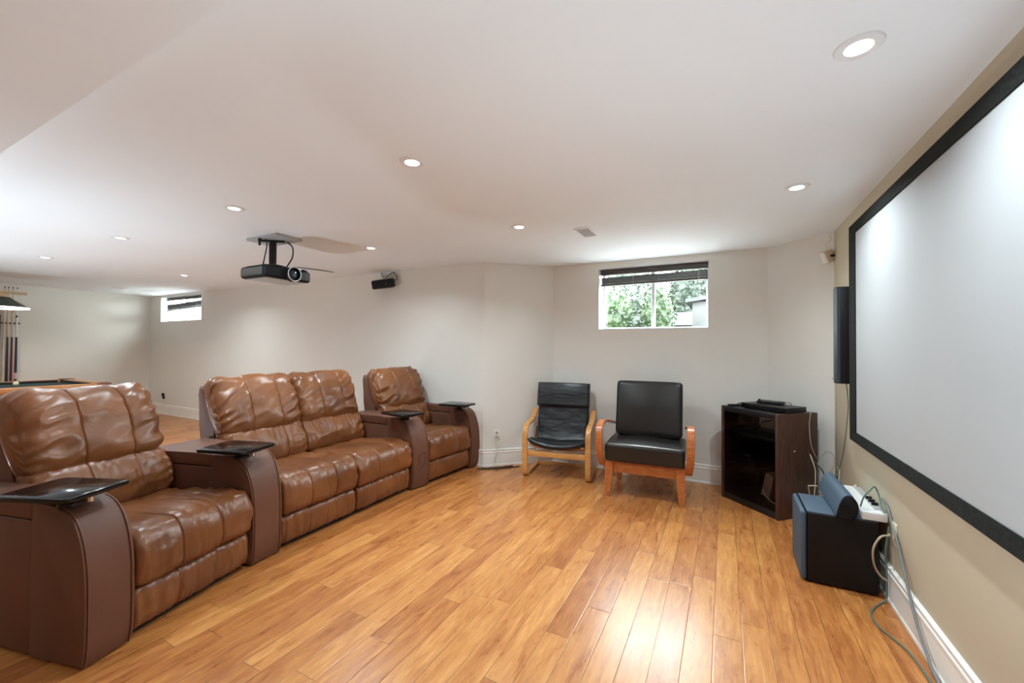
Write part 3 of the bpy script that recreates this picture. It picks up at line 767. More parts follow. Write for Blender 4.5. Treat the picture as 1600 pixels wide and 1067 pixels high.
for i in (2, 9, 16): 
    p = spath[i]; sag = .028
    pts = [Vector((p.x, -HW + .04 + (2 * HW - .08) * j / 16, p.z + .006 - sag * (1 - ((j - 8) / 8) ** 2))) for j in range(17)]
    band(bm, pts, .045, .010, lateral=Vector((1, 0, 0)), bevel=.002)
finish('seat_slats', bm, 'oak', t)
def pad(bm, path, hw, th, nv=28, lat_sag=None, puff=0.0, seed=0.0, wr=.003):
    """upholstered pad following a path in x-z; thin at its rim"""
    k = len(path); top = []; bot = []
    for i, p in enumerate(path):
        tg = (path[min(i + 1, k - 1)] - path[max(i - 1, 0)]).normalized(); n_ = Vector((-tg.z, 0, tg.x))
        if n_.z < 0 and abs(n_.z) > .3: n_ = -n_
        if abs(n_.z) <= .3 and n_.x < 0: n_ = -n_
        u = i / (k - 1); eu = min(1, min(u, 1 - u) / .06); eu = math.sqrt(max(0, 1 - (1 - eu) ** 2)) * .85 + .15
        ra, rb = [], []
        for j in range(nv + 1):
            v = j / nv * 2 - 1; ev = min(1, (1 - abs(v)) / .10); ev = math.sqrt(max(0, 1 - (1 - ev) ** 2)) * .85 + .15
            c = Vector((p.x, v * (hw(u) if callable(hw) else hw), p.z))
            if lat_sag: c += lat_sag(u, v)
            w_ = noise.noise(Vector((u * 9 + seed, v * 2.2, 1.3))) * wr * 1.6 + (ridge(noise.noise(Vector((u * 22 + seed, v * 3, 4)))) - .6) * wr
            h_ = th / 2 * eu * ev
            ra.append(bm.verts.new(c + n_ * (h_ + (w_ + puff * (1 - v * v)) * eu * ev))); rb.append(bm.verts.new(c - n_ * h_))
        top.append(ra); bot.append(rb)
    for G in (top, bot):
        for i in range(k - 1):
            for j in range(nv): bm.faces.new((G[i][j], G[i][j + 1], G[i + 1][j + 1], G[i + 1][j]))
    for i in range(k - 1):
        for j in (0, nv): bm.faces.new((top[i][j], top[i + 1][j], bot[i + 1][j], bot[i][j]))
    for i in (0, k - 1):
        for j in range(nv): bm.faces.new((top[i][j], top[i][j + 1], bot[i][j + 1], bot[i][j]))
cpath = catmull([(.020, 0, .368), (-.04, 0, .362), (-.12, 0, .345), (-.22, 0, .318), (-.29, 0, .325), (-.335, 0, .385), (-.37, 0, .50), (-.405, 0, .65), (-.44, 0, .80), (-.475, 0, .935)], 80)
def sag(u, v):
    f = max(0, 1 - u / .45); return Vector((-.02 * (1 - v * v) * max(0, (u - .4)), 0, -.045 * (1 - v * v) * f + .022 * abs(v) ** 3 * f))
bm = new_bm(); pad(bm, cpath, lambda u: .294 if u < .35 else .282, .062, lat_sag=sag, seed=2, wr=.0022, puff=.006); cu = finish('seat_cushion', bm, 'bleather', t, angle=60)
hpath = catmull([(-.370, 0, .690), (-.385, 0, .76), (-.405, 0, .86), (-.432, 0, .945)], 30)
bm = new_bm(); pad(bm, hpath, .292, .085, puff=.018, seed=8, wr=.0012); finish('head_pillow', bm, 'bleather', t, angle=60)
for s in (-1, 1):
    bm = new_bm(); tube(bm, [p + Vector((.0, s * .291, 0)) + sag(i / 79, s) for i, p in enumerate(cpath)][:40], .0045, 6); finish('piping', bm, 'blackm', cu)
fe = [Vector((.026, .291 * v, .368)) + sag(0, v) + Vector((0, 0, .006)) for v in [i / 12 - 1 for i in range(25)]]
bm = new_bm(); tube(bm, fe, .0045, 6); finish('piping', bm, 'blackm', cu)

# ------------------------------------------------------------------ cherry armchair
t = thing('armchair', 'cherry wood armchair with bent loop arms and dark vinyl cushions under the window', 'armchair', (-.634, 3.740, 0), -86.8)
def leg(y0, x0, splay_y, splay_x, wt, wb, h):
    bm = new_bm(); N_ = 12; secs = []
    for i in range(N_ + 1):
        s = i / N_; z = h * s; q = (1 - s) ** 1.8
        w_ = wb + (wt - wb) * s ** .8; dpt = .034 + .016 * s
        cx = x0 + splay_x * q; cy = y0 + splay_y * q
        secs.append([bm.verts.new((cx + a * dpt / 2, cy + b * w_ / 2, z)) for a, b in ((-1, -1), (1, -1), (1, 1), (-1, 1))])
    for a, b in zip(secs, secs[1:]):
        for j in range(4): bm.faces.new((a[j], a[(j + 1) % 4], b[(j + 1) % 4], b[j]))
    bm.faces.new(secs[0]); bm.faces.new(secs[-1])
    bmesh.ops.bevel(bm, geom=[e for e in bm.edges if abs((e.verts[0].co - e.verts[1].co).z) > .01], offset=.004, segments=2, affect='EDGES')
    return finish('leg', bm, 'cherry', t)
for s in (-1, 1):
    leg(s * .300, -.025, s * .014, .012, .075, .044, .322)
    leg(s * .285, -.500, s * .015, -.045, .065, .040, .30)
box_obj('front_rail', (-.040, -.265, .222), (-.012, .265, .322), 'cherry', t, .005)
box_obj('rear_rail', (-.52, -.265, .222), (-.49, .265, .315), 'cherry', t, .005)
for s in (-1, 1): box_obj('side_rail', (-.49, s * .290 - .014, .24), (-.04, s * .290 + .014, .315), 'cherry', t, .004)
lp = catmull([(-.53, 0, .575), (-.42, 0, .600), (-.28, 0, .632), (-.14, 0, .652), (-.04, 0, .648), (.025, 0, .612), (.050, 0, .545), (.048, 0, .46), (.026, 0, .37), (-.015, 0, .295), (-.07, 0, .262), (-.16, 0, .262), (-.25, 0, .270)], 80)
for s in (-1, 1):
    bm = new_bm()
    band(bm, lp, .062, .022, bevel=.005, off=lambda u, s=s: s * (.352 + .030 * max(0.0, math.sin(math.pi * min(1, max(0, u)))) ** .8 - (.0 if u < .7 else .022 * (u - .7) / .3)))
    finish('arm_loop', bm, 'cherry', t)
bm = new_bm(); rounded_slab(bm, (-.53, -.335, .322), (.030, .335, .478), .022, crown=.030, n=20); st = finish('seat_cushion', bm, 'vinylseat', t, angle=60)
rim = [(-.50, -.322, .476), (-.2, -.325, .478), (.0, -.325, .476), (.018, -.300, .477), (.020, 0, .480), (.018, .300, .477), (.0, .325, .476), (-.2, .325, .478), (-.50, .322, .476)]
bm = new_bm(); tube(bm, [Vector(p) for p in rim], .005, 8); lab(finish('piping', bm, 'steel', st), 'shiny piping around the seat edge')
A = Matrix.Translation((-.395, 0, .490)) @ Matrix.Rotation(R(-11), 4, 'Y')
bm = new_bm(); rounded_slab(bm, (-.065, -.305, 0), (.065, .305, .530), .034, n=20)
for v in bm.verts:
    f = (1 - (v.co.y / .305) ** 2) * (1 - ((v.co.z - .265) / .265) ** 2)
    if v.co.x > 0: v.co.x += .030 * f
    v.co = A @ v.co
bk = finish('back_cushion', bm, 'vinylseat', t, angle=60)
for xx in (.055, -.055):
    pts = []
    for a in range(41):
        th_ = 2 * math.pi * a / 40; cs, sn = math.cos(th_), math.sin(th_); e = .18
        pts.append(A @ Vector((xx, .296 * math.copysign(abs(cs) ** e, cs), .265 + .256 * math.copysign(abs(sn) ** e, sn))))
    bm = new_bm(); tube(bm, pts, .0055, 6); finish('piping', bm, 'blackm', bk)
for s in (-1, 1):
    bm = new_bm(); tube(bm, [(-.47, s * .20, .28), (-.50, s * .20, .55), (-.565, s * .20, .93)], .016, 8); finish('back_post', bm, 'cherry', t)

# ------------------------------------------------------------------ media cabinet
t = thing('media_cabinet', 'dark walnut media cabinet with smoked glass front standing across the corner', 'cabinet', (.1695, 4.0205, 0), -135)
hw = .2815; Dp = .425; HC = .825
for s in (-1, 1): lab(box_obj('side_panel', (-Dp, s * hw - (.026 if s > 0 else 0), 0), (0, s * hw + (.026 if s < 0 else 0), HC), 'walnut', t, .0015), 'reddish walnut grained side')
box_obj('top_panel', (-Dp, -hw + .027, HC - .045), (-.002, hw - .027, HC - .001), 'blackwood', t, .0015)
box_obj('bottom_panel', (-Dp + .01, -hw + .027, .05), (-.03, hw - .027, .075), 'blackwood', t, .0015)
box_obj('plinth', (-.05, -hw + .027, 0), (-.006, hw - .027, .055), 'blackwood', t, .0015)
box_obj('shelf', (-Dp + .01, -hw + .027, .600), (-.03, hw - .027, .618), 'blackwood', t, .001)
box_obj('shelf', (-Dp + .01, -hw + .027, .300), (-.03, .02, .316), 'blackwood', t, .001)
box_obj('back_panel', (-Dp, -hw + .027, .05), (-Dp + .006, hw - .027, .60), 'blackwood', t, 0)
box_obj('back_panel', (-Dp, -.085, .60), (-Dp + .006, hw - .027, HC - .046), 'blackwood', t, 0)
for a, b in ((-hw + .028, -.002), (.002, hw - .028)):
    d = box_obj('glass_door', (-.012, a, .058), (-.007, b, HC - .048), 'cabglass', t, 0, smooth=False)
    c = b - .012 if a < -.1 else a + .012
    box_obj('door_knob', (-.007, c - .006, .43), (.002, c + .006, .45), 'blackm', d, .002)
bm = new_bm(); lathe(bm, [(0, 0), (.006, 0), (.005, .004), (0, .005)], 16, Matrix.Translation((-.17, hw, .53)) @ Matrix.Rotation(R(-90), 4, 'X')); lab(finish('screw_cap', bm, 'white', t), 'white round cap')
# things in the cabinet
c2w = Matrix.Translation((.1695, 4.0205, 0)) @ Matrix.Rotation(R(-135), 4, 'Z')
def cw(x, y, z): return c2w @ Vector((x, y, z))
bm = new_bm(); box(bm, (-.05, -.04, 0), (.05, .04, .20), .004, 2, Matrix.Rotation(R(-14), 4, 'X'))
for v in bm.verts: v.co = c2w @ (v.co + Vector((-.20, .03, .088)) + Vector((noise.noise(v.co * 30) * .004, 0, 0)))
tag(finish('paper_bag', bm, 'paper', smooth=False), 'small brown paper bag behind the smoked glass of the cabinet', 'bag')
cable('flat_cable', [cw(-.12, .04, .16), cw(-.10, .09, .12), cw(-.09, .14, .095), cw(-.09, .20, .088), cw(-.09, .24, .088)], .006, 'cabtan', 'tan cable curving along the bottom inside the cabinet')
cable('black_wire', [cw(-.25, .10, .76), cw(-.26, .05, .745), cw(-.27, -.02, .715), cw(-.28, -.10, .69), cw(-.29, -.13, .655), cw(-.29, -.14, .622)], .0035, 'cabk', 'black wire crossing the upper bay of the cabinet')
bm = new_bm(); box(bm, (-.33, .03, .619), (-.08, .24, .655), .004, 2, c2w); tag(finish('media_player', bm, 'black'), 'black box on the upper shelf inside the cabinet', 'media player')
bm = new_bm(); box(bm, (-.36, -.20, .317), (-.08, .0, .40), .004, 2, c2w); tag(finish('receiver', bm, 'black'), 'black receiver on the middle shelf inside the cabinet', 'receiver')

# on top of the cabinet
P1 = [cw(-.03, -.12, 0), ]
t = thing('media_player', 'flat black disc player lying on top of the dark cabinet', 'media player', cw(-.215, .06, HC), -129)
box_obj('case', (-.115, -.20, .004), (.125, .20, .044), 'black', t, .003)
box_obj('front_panel', (.125, -.198, .006), (.130, .198, .042), 'tray', t, .001)
for a, b in ((-.1, -.17), (.1, -.17), (-.1, .17), (.1, .17)):
    bm = new_bm(); lathe(bm, [(0, 0), (.012, 0), (.012, .005), (0, .005)], 12, Matrix.Translation((a, b, 0))); finish('foot', bm, 'blackm', t)
t = thing('set_top_box', 'small black box with a cable loop sitting on the disc player', 'set-top box', cw(-.235, .02, HC + .0445), -120)
box_obj('case', (-.055, -.09, 0), (.055, .09, .024), 'black', t, .004)
bm = new_bm(); tube(bm, [(-.0, .088, .016), (0, .12, .022), (0, .155, .020), (0, .158, .002)], .003, 6, 16); finish('cable', bm, 'cabk', t)
bm = new_bm(); lathe(bm, [(0, 0), (.010, 0), (.010, .012), (0, .013)], 12, Matrix.Translation((.035, -.075, .0235))); finish('knob', bm, 'black', t)
t = thing('remote_control', 'black remote on the left end of the cabinet top beside the disc player', 'remote control', cw(-.10, -.205, HC), -150)
bm = new_bm(); box(bm, (-.075, -.021, 0), (.075, .021, .017), .006, 3); finish('case', bm, 'black', t)
bm = new_bm()
for i in range(6):
    for j in (-1, 0, 1): box(bm, (-.055 + i * .018 - .004, j * .011 - .003, .0165), (-.055 + i * .018 + .004, j * .011 + .003, .0185), 0)
finish('buttons', bm, 'steel', t, smooth=False)
cable('black_wire', [cw(-.11, -.24, HC + .004), cw(-.15, -.20, HC + .03), cw(-.12, -.16, HC + .022), cw(-.07, -.13, HC + .005), cw(-.055, -.17, HC + .004)], .004, 'cabk', 'black wire coiled on the left end of the cabinet top')
cable('tan_wire', [cw(-.385, .262, HC + .006), cw(-.36, .275, HC + .010), cw(-.335, .292, HC + .002), cw(-.325, .2885, .76), cw(-.325, .2880, .70), cw(-.34, .288, .58), cw(-.375, .290, .50), cw(-.41, .293, .45)], .003, 'cabtan', 'thin tan wire hanging down the side of the cabinet')

# ------------------------------------------------------------------ subwoofer, centre speaker, power bar
t = thing('subwoofer', 'black cube subwoofer with blue grey grille on the floor under the screen', 'subwoofer', (.575, 3.075, 0))
bm = new_bm(); box(bm, (-.155, -.175, .010), (.165, .175, .402), .008, 3); finish('cabinet', bm, 'subside', t)
bm = new_bm(); box(bm, (-.185, -.175, .008), (-.156, .175, .404), .018, 4); finish('grille', bm, 'blueblack', t)
box_obj('top_panel', (-.154, -.168, .4015), (.164, .170, .4045), 'blueblack', t, .001)
for a in (-.14, .14):
    for b in (-.14, .14):
        bm = new_bm(); lathe(bm, [(0, 0), (.018, 0), (.015, .012), (0, .012)], 16, Matrix.Translation((a, b, 0))); finish('foot', bm, 'blackm', t)
t = thing('center_speaker', 'rounded blue grey center speaker lying on the black subwoofer', 'speaker', (.597, 3.12, .405), 0)
pr = [(-.062, .004), (-.040, .000), (.020, .0), (.050, .022), (.060, .060), (.052, .095), (.028, .120), (-.004, .124), (-.030, .104), (-.050, .065), (-.064, .020)]
pr = [(p.x * .76 + .006, p.z) for p in catmull([(a, 0, b) for a, b in pr], 44, True)]
bm = new_bm(); prism(bm, pr, lambda p, q: Vector((p[0], -.245 + .49 * q, p[1])), 2, .003, 1); finish('cabinet', bm, 'blackm', t, angle=50)
gp = [p for p in pr if p[0] < .03 and p[1] > .012 and not (p[0] > -.03 and p[1] < .06)]
def arc_shell(bm, poly, y0, y1, th):
    k = len(poly); A_, B_ = [], []
    for i, p in enumerate(poly):
        a = poly[max(0, i - 1)]; b = poly[min(k - 1, i + 1)]; d = Vector((b[0] - a[0], b[1] - a[1])).normalized(); n_ = Vector((d.y, -d.x))
        c = Vector((0, .06)); 
        if n_.dot(Vector(p) - c) < 0: n_ = -n_
        A_.append((p[0], p[1])); B_.append((p[0] + n_.x * th, p[1] + n_.y * th))
    poly2 = A_ + list(reversed(B_)); prism(bm, poly2, lambda p, q: Vector((p[0], y0 + (y1 - y0) * q, p[1])))
gp = sorted(gp, key=lambda p: math.atan2(p[1] - .06, p[0]) % (2 * math.pi))
bm = new_bm(); arc_shell(bm, gp, -.240, .246, .004); finish('grille', bm, 'blueblack', t, angle=60)
t = thing('power_bar', 'white surge protector bar lying on the subwoofer behind the speaker', 'power bar', (.728, 3.16, .405), 0)
bm = new_bm(); box(bm, (-.062, -.255, 0), (.052, .25, .048), .008, 3); finish('case', bm, 'white', t)
bm = new_bm(); box(bm, (.006, -.20, .0475), (.046, .24, .0495), .001); finish('outlet_strip', bm, 'vent', t)
for i in range(3):
    bm = new_bm(); box(bm, (.012, -.13 + i * .055, .0495), (.042, -.115 + i * .055, .066), .003, 2); finish('plug', bm, 'black', t)
bm = new_bm(); lathe(bm, [(0, 0), (.008, 0), (.007, .012), (0, .013)], 12, Matrix.Translation((.02, .235, .048))); finish('switch', bm, 'ivory', t)

# outlets
def outlet(name, label, loc, deg, plug=None):
    t = thing(name, label, 'outlet', loc, deg)
    box_obj('cover_plate', (0, -.036, -.058), (.006, .036, .058), 'ivory' if plug != 'w' else 'white', t, .002)
    bm = new_bm()
    for z in (-.022, .022): lathe(bm, [(0, .0), (.016, .0), (.016, .002), (0, .002)], 20, Matrix.Translation((.006, 0, z)) @ Matrix.Rotation(R(90), 4, 'Y'))
    finish('socket', bm, 'cordm' if plug else 'ivory', t)
    if plug:
        bm = new_bm(); box(bm, (.008, -.014, -.036), (.034, .014, -.008), .004, 2); finish('plug', bm, 'black' if plug == 'k' else 'cabtan', t)
    return t
outlet('wall_outlet', 'ivory wall outlet beside the cords low under the screen', (XR, 2.845, .375), 180)
outlet('wall_outlet', 'wall outlet with a black plug behind the blue grey speaker', (XR, 4.045, .355), 180, 'k')
dd = Vector((CLX - CLY, YB - YL, 0)).normalized(); tt = .335
px_ = Vector((CLY, YL, 0)) + dd * .17
outlet('wall_outlet', 'white wall outlet on the corner wall left of the lounge chair', (-2.305, 4.0865, .345), math.degrees(math.atan2(-dd.x, dd.y)) * 1.0, 'w')
t = thing('power_adapter', 'black adapter plugged in low on the long wall near the far corner', 'adapter', (-9.62, YL, .355), -90)
box_obj('cover_plate', (0, -.036, -.058), (.005, .036, .058), 'white', t, .002)
bm = new_bm(); box(bm, (.005, -.03, -.005), (.04, .012, .05), .005, 2); box(bm, (.005, -.01, -.055), (.035, .03, -.008), .005, 2); finish('plug', bm, 'black', t)

# cords
cable('white_cord', [(-2.297, 4.07, .325), (-2.280, 4.045, .28), (-2.27, 4.04, .19), (-2.285, 4.02, .10), (-2.29, 4.01, .04), (-2.27, 3.99, .018), (-2.30, 3.95, .018), (-2.33, 3.91, .018), (-2.38, 3.895, .018), (-2.41, 3.89, .012)], .005, 'cabw', 'white cord from the outlet to the floor beside the far recliner')
cable('extension_cable', [(-2.12, 4.13, .006), (-2.20, 4.035, .006), (-2.30, 3.955, .006), (-2.385, 3.925, .006), (-2.40, 3.93, .006)], .006, 'cabk', 'black cord on the floor in front of the corner baseboard')
cable('extension_cable', [(-2.05, 4.16, .006), (-2.16, 4.01, .006), (-2.28, 3.90, .006), (-2.36, 3.86, .006), (-2.41, 3.85, .006)], .006, 'cabk', 'second black cord on the floor beside the far recliner, nearer the camera')
cable('white_cord', [(-1.10, 4.525, .30), (-1.09, 4.51, .2), (-1.08, 4.50, .08), (-1.07, 4.49, .008), (-1.0, 4.45, .006), (-.9, 4.42, .006)], .005, 'cabw', 'white cord running down the wall between the two chairs')

cable('green_cord', [(.772, 2.87, .40), (.758, 2.862, .30), (.757, 2.865, .20), (.762, 2.868, .10), (.757, 2.862, .02), (.725, 2.83, .006), (.685, 2.77, .006), (.652, 2.69, .006), (.655, 2.60, .006), (.673, 2.545, .006), (.70, 2.49, .006), (.718, 2.44, .006), (.728, 2.36, .006), (.732, 2.26, .006), (.734, 1.9, .006)], .0042, 'cabg', 'green grey cord snaking from the subwoofer across the floor')
cable('white_cord', [(.762, 2.835, .372), (.750, 2.79, .380), (.71, 2.765, .375), (.68, 2.76, .31), (.69, 2.79, .22), (.725, 2.83, .15), (.76, 2.855, .12)], .0050, 'cabtan', 'cream cord looping out beside the black side of the subwoofer')
cable('grey_cord', [(.781, 3.02, .50), (.782, 2.93, .485), (.782, 2.87, .43), (.780, 2.80, .38), (.778, 2.72, .30), (.770, 2.62, .22), (.762, 2.50, .125), (.760, 2.38, .05), (.756, 2.25, .012), (.756, 1.9, .008)], .0062, 'cabgrey', 'grey cord sloping down in front of the white baseboard')
cable('black_wire', [(.783, 2.845, .31), (.782, 2.838, .25), (.780, 2.832, .19)], .002, 'cabtan', 'thin wire hanging straight below the ivory outlet')
cable('white_cord', [(.672, 2.95, .462), (.685, 2.94, .52), (.715, 2.95, .560), (.745, 2.99, .57), (.762, 2.98, .52), (.760, 2.94, .475), (.764, 2.9, .463)], .0038, 'cabg', 'pale green cord arching over the white surge protector bar')
cable('tan_wire', [(.66, 4.10, .40), (.685, 4.09, .47), (.715, 4.08, .52), (.745, 4.07, .52), (.765, 4.06, .49), (.755, 4.04, .42), (.72, 4.03, .36), (.70, 4.0, .30)], .0035, 'cabtan', 'tan wire arching in the corner behind the blue grey speaker')
cable('tan_wire', [(.59, 3.94, .52), (.60, 3.91, .48), (.61, 3.89, .44), (.615, 3.88, .40), (.61, 3.86, .30), (.60, 3.85, .2), (.60, 3.84, .1), (.61, 3.8, .01)], .004, 'cabtan', 'tan wire dropping to the floor beside the dark cabinet side')
cable('black_wire', [(.60, 4.0, .50), (.625, 3.93, .46), (.65, 3.9, .43), (.67, 3.88, .38), (.68, 3.86, .2), (.68, 3.8, .01)], .005, 'cabk', 'black wire dropping between the cabinet and the speaker')
cable('white_cord', [(.53, 3.47, .20), (.515, 3.43, .33), (.50, 3.40, .41), (.505, 3.36, .43), (.54, 3.34, .44)], .004, 'cabtan', 'cream cord curling up behind the subwoofer next to the speaker')

# ------------------------------------------------------------------ billiard corner
PX0, PX1, PY0, PY1 = -9.08, -7.66, -.05, 2.53
t = thing('pool_table', 'pool table with orange wood rails and dark green cloth behind the recliner', 'pool table', ((PX0 + PX1) / 2, (PY0 + PY1) / 2, 0))
hx, hy = (PX1 - PX0) / 2, (PY1 - PY0) / 2
box_obj('slate_bed', (-hx + .10, -hy + .10, .735), (hx - .10, hy - .10, .760), 'felt', t, .002)
def rail(lo, hi):
    return box_obj('rail', lo, hi, 'poolwood', t, .010, 3)
rail((hx - .10, -hy + .10, .735), (hx, -.06, .795)); rail((hx - .10, .06, .735), (hx, hy - .10, .795))
rail((-hx, -hy + .10, .735), (-hx + .10, -.06, .795)); rail((-hx, .06, .735), (-hx + .10, hy - .10, .795))
rail((-hx + .10, hy - .10, .735), (hx - .10, hy, .795)); rail((-hx + .10, -hy, .735), (hx - .10, -hy + .10, .795))
for lo, hi in (((hx - .15, -hy + .17, .76), (hx - .10, -.07, .79)), ((hx - .15, .07, .76), (hx - .10, hy - .17, .79)), ((-hx + .10, -hy + .17, .76), (-hx + .15, -.07, .79)), ((-hx + .10, .07, .76), (-hx + .15, hy - .17, .79)), ((-hx + .17, hy - .15, .76), (hx - .17, hy - .10, .79)), ((-hx + .17, -hy + .10, .76), (hx - .17, -hy + .15, .79))):
    box_obj('rail_cushion', lo, hi, 'cushion', t, .006)
for sx in (-1, 1):
    for sy in (-1, 0, 1):
        bm = new_bm(); cx, cy = sx * (hx - .055), sy * (hy - .055)
        lathe(bm, [(.050, .70), (.050, .80), (.085, .803), (.092, .795), (.092, .735), (.075, .66), (.050, .70)], 24, Matrix.Translation((cx, cy, 0)))
        finish('pocket', bm, 'pocket', t)
for s in (-1, 1):
    box_obj('apron', (s * (hx - .06) - .012, -hy + .08, .58), (s * (hx - .06) + .012, hy - .08, .735), 'poolwood', t, .004)
    box_obj('apron', (-hx + .07, s * (hy - .06) - .012, .58), (hx - .07, s * (hy - .06) + .012, .735), 'poolwood', t, .004)
for sx in (-1, 1):
    for sy in (-1, 1):
        bm = new_bm(); lathe(bm, [(0, 0), (.06, 0), (.07, .03), (.045, .06), (.05, .2), (.08, .38), (.055, .45), (.085, .50), (.085, .60), (0, .60)], 24, Matrix.Translation((sx * (hx - .22), sy * (hy - .28), 0)))
        finish('leg', bm, 'poolwood', t)
bm = new_bm(); bmesh.ops.create_uvsphere(bm, u_segments=28, v_segments=16, radius=.0286)
o = tag(finish('cue_ball', bm, 'cueball', loc=(-8.60, 1.875, .760 + .0286)), 'ivory cue ball resting on the dark cloth of the pool table', 'ball')

t = thing('billiard_lamp', 'long billiard lamp with dark green shade hanging over the pool table', 'lamp', (-8.30, 1.0, H))
box_obj('wooden_bar', (-.02, -.86, -.318), (.02, .885, -.285), 'bar', t, .005)
for i, yy in enumerate((-.62, .0, .62)):
    bm = new_bm(); lathe(bm, [(.125, -.372), (.285, -.492), (.280, -.494), (.120, -.377), (.0, -.372), (0, -.367), (.125, -.367)], 48, Matrix.Translation((0, yy, 0))); sh = finish('shade', bm, 'greensh', t, angle=30)
    bm = new_bm(); lathe(bm, [(.286, -.494), (.290, -.500), (.290, -.512), (.275, -.512), (.272, -.495), (.286, -.494)], 48, Matrix.Translation((0, yy, 0))); lab(finish('glowing_rim', bm, 'lampglow', sh), 'bright white glowing rim')
    bm = new_bm(); lathe(bm, [(0, -.318), (.09, -.322), (.10, -.345), (.125, -.366), (0, -.366)], 32, Matrix.Translation((0, yy, 0))); finish('shade_cap', bm, 'bar', sh)
    l = bpy.data.lights.new('bulb', 'POINT'); l.energy = 14; l.shadow_soft_size = .04; l.color = (1, .95, .85)
    lo_ = bpy.data.objects.new('bulb', l); col.objects.link(lo_); lo_.parent = t; lo_.location = (0, yy, -.45)
for yy in (-.5, .5):
    bm = new_bm(); tube(bm, [(0, yy, 0), (0, yy, -.29)], .003, 6); finish('chain', bm, 'brass', t)

# cue rack
t = thing('cue_rack', 'dark wooden cue rack shelf on the far left wall', 'cue rack', (XL, 2.0, 0))
bm = new_bm(); box(bm, (0, -.35, 1.655), (.040, .26, 1.675), .003); finish('cue_clip_rail', bm, 'darkwood', t)
bm = new_bm(); box(bm, (0, -.35, .60), (.13, .26, .66), .003); finish('base_shelf', bm, 'darkwood', t)
bm = new_bm(); box(bm, (0, -.35, .66), (.015, .06, 1.80), .002); finish('back_board', bm, 'darkwood', t)
bm = new_bm()
for i in range(6): box(bm, (.015, -.33, .74 + i * .12), (.09, .045, .752 + i * .12), .001)
finish('ball_ledge', bm, 'darkwood', t)
for i, wd in enumerate(('lowest', 'second lowest', 'third lowest', 'third highest', 'second highest', 'top')):
    bm = new_bm(); bmesh.ops.create_uvsphere(bm, u_segments=14, v_segments=8, radius=.0286)
    o = finish('billiard_ball', bm, 'redball', loc=(XL + .05, 2.01, .753 + i * .12 + .0286))
    tag(o, 'dark red ball on the %s ledge of the wall rack' % wd, 'ball', 'red balls in the rack')
for i, (y, m1, m2, lb) in enumerate(((2.085, 'maple', 'maple', 'plain maple cue standing leftmost in the wall rack'), (2.125, 'maple', 'cuedark', 'maple cue with black butt in the wall rack'), (2.170, 'maple', 'cuered', 'maple cue with wine red butt in the wall rack'), (2.218, 'cuewhite', 'cuedark', 'white shafted cue with pink wrap, rightmost in the wall rack'))):
    c = thing('pool_cue', lb, 'pool cue', (XL + .06, y, .662), 0, 'cues in the wall rack')
    top = 1.585
    bm = new_bm(); lathe(bm, [(0, .78), (.0115, .78), (.0075, top - .02), (0, top - .02)], 12); finish('shaft', bm, m1, c)
    bm = new_bm(); lathe(bm, [(0, 0), (.016, 0), (.0165, .1), (.0118, .78), (0, .78)], 12); finish('butt', bm, m2, c)
    bm = new_bm(); lathe(bm, [(0, top - .02), (.0078, top - .02), (.007, top), (0, top)], 10); finish('tip', bm, 'cuedark', c)
    if i == 3:
        bm = new_bm(); lathe(bm, [(0, .10), (.0185, .10), (.0175, .20), (0, .20)], 12); lab(finish('wrap', bm, 'cuepink', c), 'pale pink wrap')
        bm = new_bm(); lathe(bm, [(0, .80), (.0135, .80), (.0125, 1.10), (0, 1.10)], 12); finish('collar', bm, 'white', c)
        bm = new_bm(); lathe(bm, [(0, 1.10), (.015, 1.10), (.012, 1.13), (0, 1.13)], 12); finish('joint', bm, 'cuedark', c)

# ------------------------------------------------------------------ outdoors
GZ = 1.42
bm = new_bm(); box(bm, (-40, YB + .30, GZ - .3), (40, 60, GZ)); o = struct('ground', bm, 'grass', smooth=False)

bm = new_bm(); box(bm, (-11, YB + .27, GZ), (3, YB + 2.3, GZ + .03)); o = struct('bounce_slab', bm, 'bounce_slab', smooth=False)  # unseen pale slab added to bounce daylight onto the ceiling by the window

def foliage(bm, c, rad, n, size, seed):
    rnd = random.Random(seed)
    for i in range(n):
        d = Vector((rnd.gauss(0, 1), rnd.gauss(0, 1), rnd.gauss(0, 1))).normalized() * (rnd.random() ** .35)
        p = Vector(c) + Vector((d.x * rad[0], d.y * rad[1], d.z * rad[2])) * (1 + .18 * noise.noise(d * 3 + Vector((seed, 0, 0))))
        a = Vector((rnd.uniform(-1, 1), rnd.uniform(-1, 1), rnd.uniform(-.6, 1))).normalized(); b = a.cross(Vector((rnd.uniform(-1, 1), rnd.uniform(-1, 1), rnd.uniform(-1, 1)))).normalized()
        s = size * rnd.uniform(.6, 1.3)
        vs = [bm.verts.new(p - a * s), bm.verts.new(p + b * s * .45), bm.verts.new(p + a * s), bm.verts.new(p - b * s * .45)]
        bm.faces.new(vs)
def bush(name, label, cat, x, y, rx, ry, top, n, size, seed, mt, base=None):
    t = thing(name, label, cat, (x, y, GZ)); h = top - GZ
    b0 = base if base is not None else .0
    bm = new_bm(); c = Vector((0, 0, (h + b0) / 2)); rz = (h - b0) / 2
    foliage(bm, c, (rx, ry, rz), n, size, seed)
    r_ = bmesh.ops.create_icosphere(bm, subdivisions=4, radius=1)
    for v in r_['verts']:
        k_ = .80 * (1 + .22 * noise.noise(v.co * 4 + Vector((seed, 0, 0))) + .10 * noise.noise(v.co * 11))
        v.co = c + Vector((v.co.x * rx, v.co.y * ry, v.co.z * rz)) * k_
    finish('foliage', bm, mt, t, smooth=False)
    bm = new_bm(); tube(bm, [(0, 0, 0), (.03, .02, h * .4), (0, 0, h * .75)], lambda s: .05 * (1 - s) + .01, 8, 10); finish('stem', bm, 'bark', t)
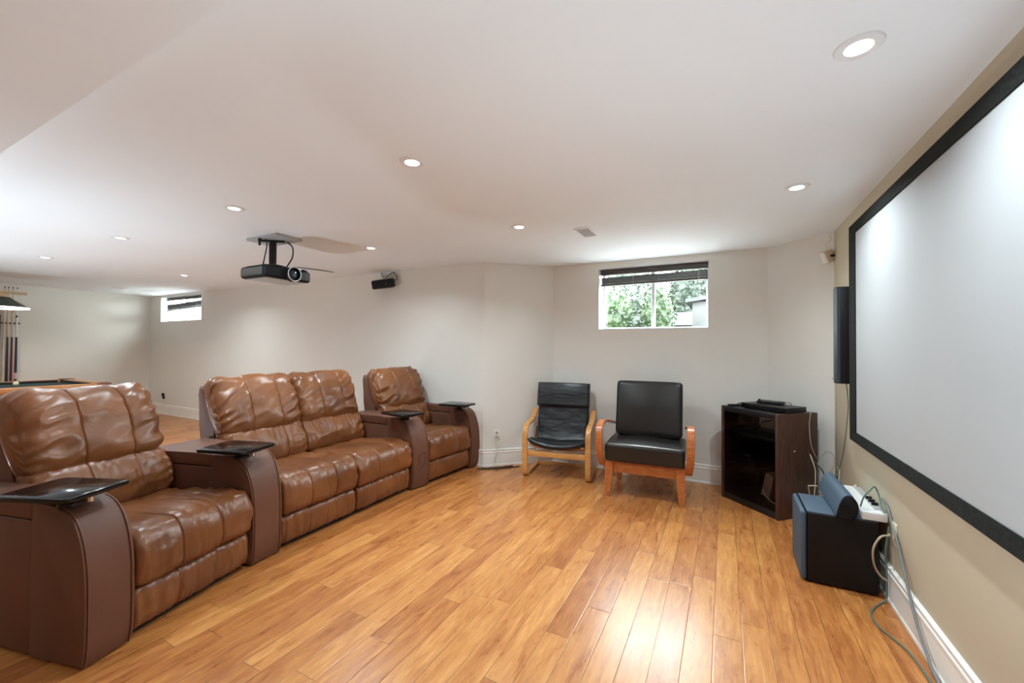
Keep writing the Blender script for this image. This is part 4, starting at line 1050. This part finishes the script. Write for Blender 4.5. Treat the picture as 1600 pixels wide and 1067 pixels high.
bush('shrub', 'pale green leafy shrub outside the left pane of the slider window', 'shrub', -1.98, 8.0, .46, .5, 2.66, 2600, .036, 5, 'leaf')
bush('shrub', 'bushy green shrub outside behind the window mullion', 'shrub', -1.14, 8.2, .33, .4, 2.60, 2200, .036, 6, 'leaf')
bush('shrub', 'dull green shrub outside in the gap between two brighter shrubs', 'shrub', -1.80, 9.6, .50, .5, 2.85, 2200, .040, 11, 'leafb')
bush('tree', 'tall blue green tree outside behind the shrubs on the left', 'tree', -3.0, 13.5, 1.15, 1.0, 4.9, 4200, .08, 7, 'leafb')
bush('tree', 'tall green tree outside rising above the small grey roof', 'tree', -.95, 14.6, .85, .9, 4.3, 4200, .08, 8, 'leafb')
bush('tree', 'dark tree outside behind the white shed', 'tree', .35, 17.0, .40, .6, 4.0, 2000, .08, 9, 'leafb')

t = thing('garden_shed', 'white garden shed with blue grey roof outside at the right of the window', 'shed', (.30, 10.2, GZ))
Ys = 0.0
box_obj('wall_panel', (-.96, 0, 0), (1.2, 1.8, 1.0), 'siding', t, .005)
bm = new_bm()
poly = [(-1.10, .98), (1.30, 1.28), (1.30, 1.36), (-1.10, 1.06)]
prism(bm, poly, lambda p, q: Vector((p[0], -.12 + 2.0 * q, p[1]))); finish('shed_roof', bm, 'roofb', t, smooth=False)
box_obj('shed_window', (-.80, -.01, .30), (-.25, .01, .52), 'roofb', t, .002)
t = thing('outbuilding', 'low grey shingled outbuilding outside beyond the shrubs', 'shed', (-.95, 12.7, GZ))
box_obj('wall_panel', (-.55, 0, 0), (.65, 1.0, .62), 'siding', t, .005)
bm = new_bm(); prism(bm, [(-.12, .60), (.5, 1.02), (1.1, .60)], lambda p, q: Vector((-.62 + 1.35 * q, p[0], p[1]))); finish('shingle_roof', bm, 'shingle', t, smooth=False)

# bright corrugated window well outside the small window
t = thing('window_well', 'bright white corrugated window well outside the small window', 'window well', ((W2[0] + W2[1]) / 2, YL + .205, GZ))
bm = new_bm(); rr, hh = .95, .75; N_ = 90; ring0, ring1 = [], []
for i in range(N_ + 1):
    a = math.pi * i / N_; r_ = rr + .012 * math.sin(i * 1.2)
    ring0.append((r_ * math.cos(a), .62 * r_ * math.sin(a))); ring1.append(((r_ + .02) * math.cos(a), .62 * (r_ + .02) * math.sin(a)))
prism(bm, ring0 + list(reversed(ring1)), lambda p, q: Vector((p[0], p[1], hh * q)))
finish('corrugated_wall', bm, 'well', t)
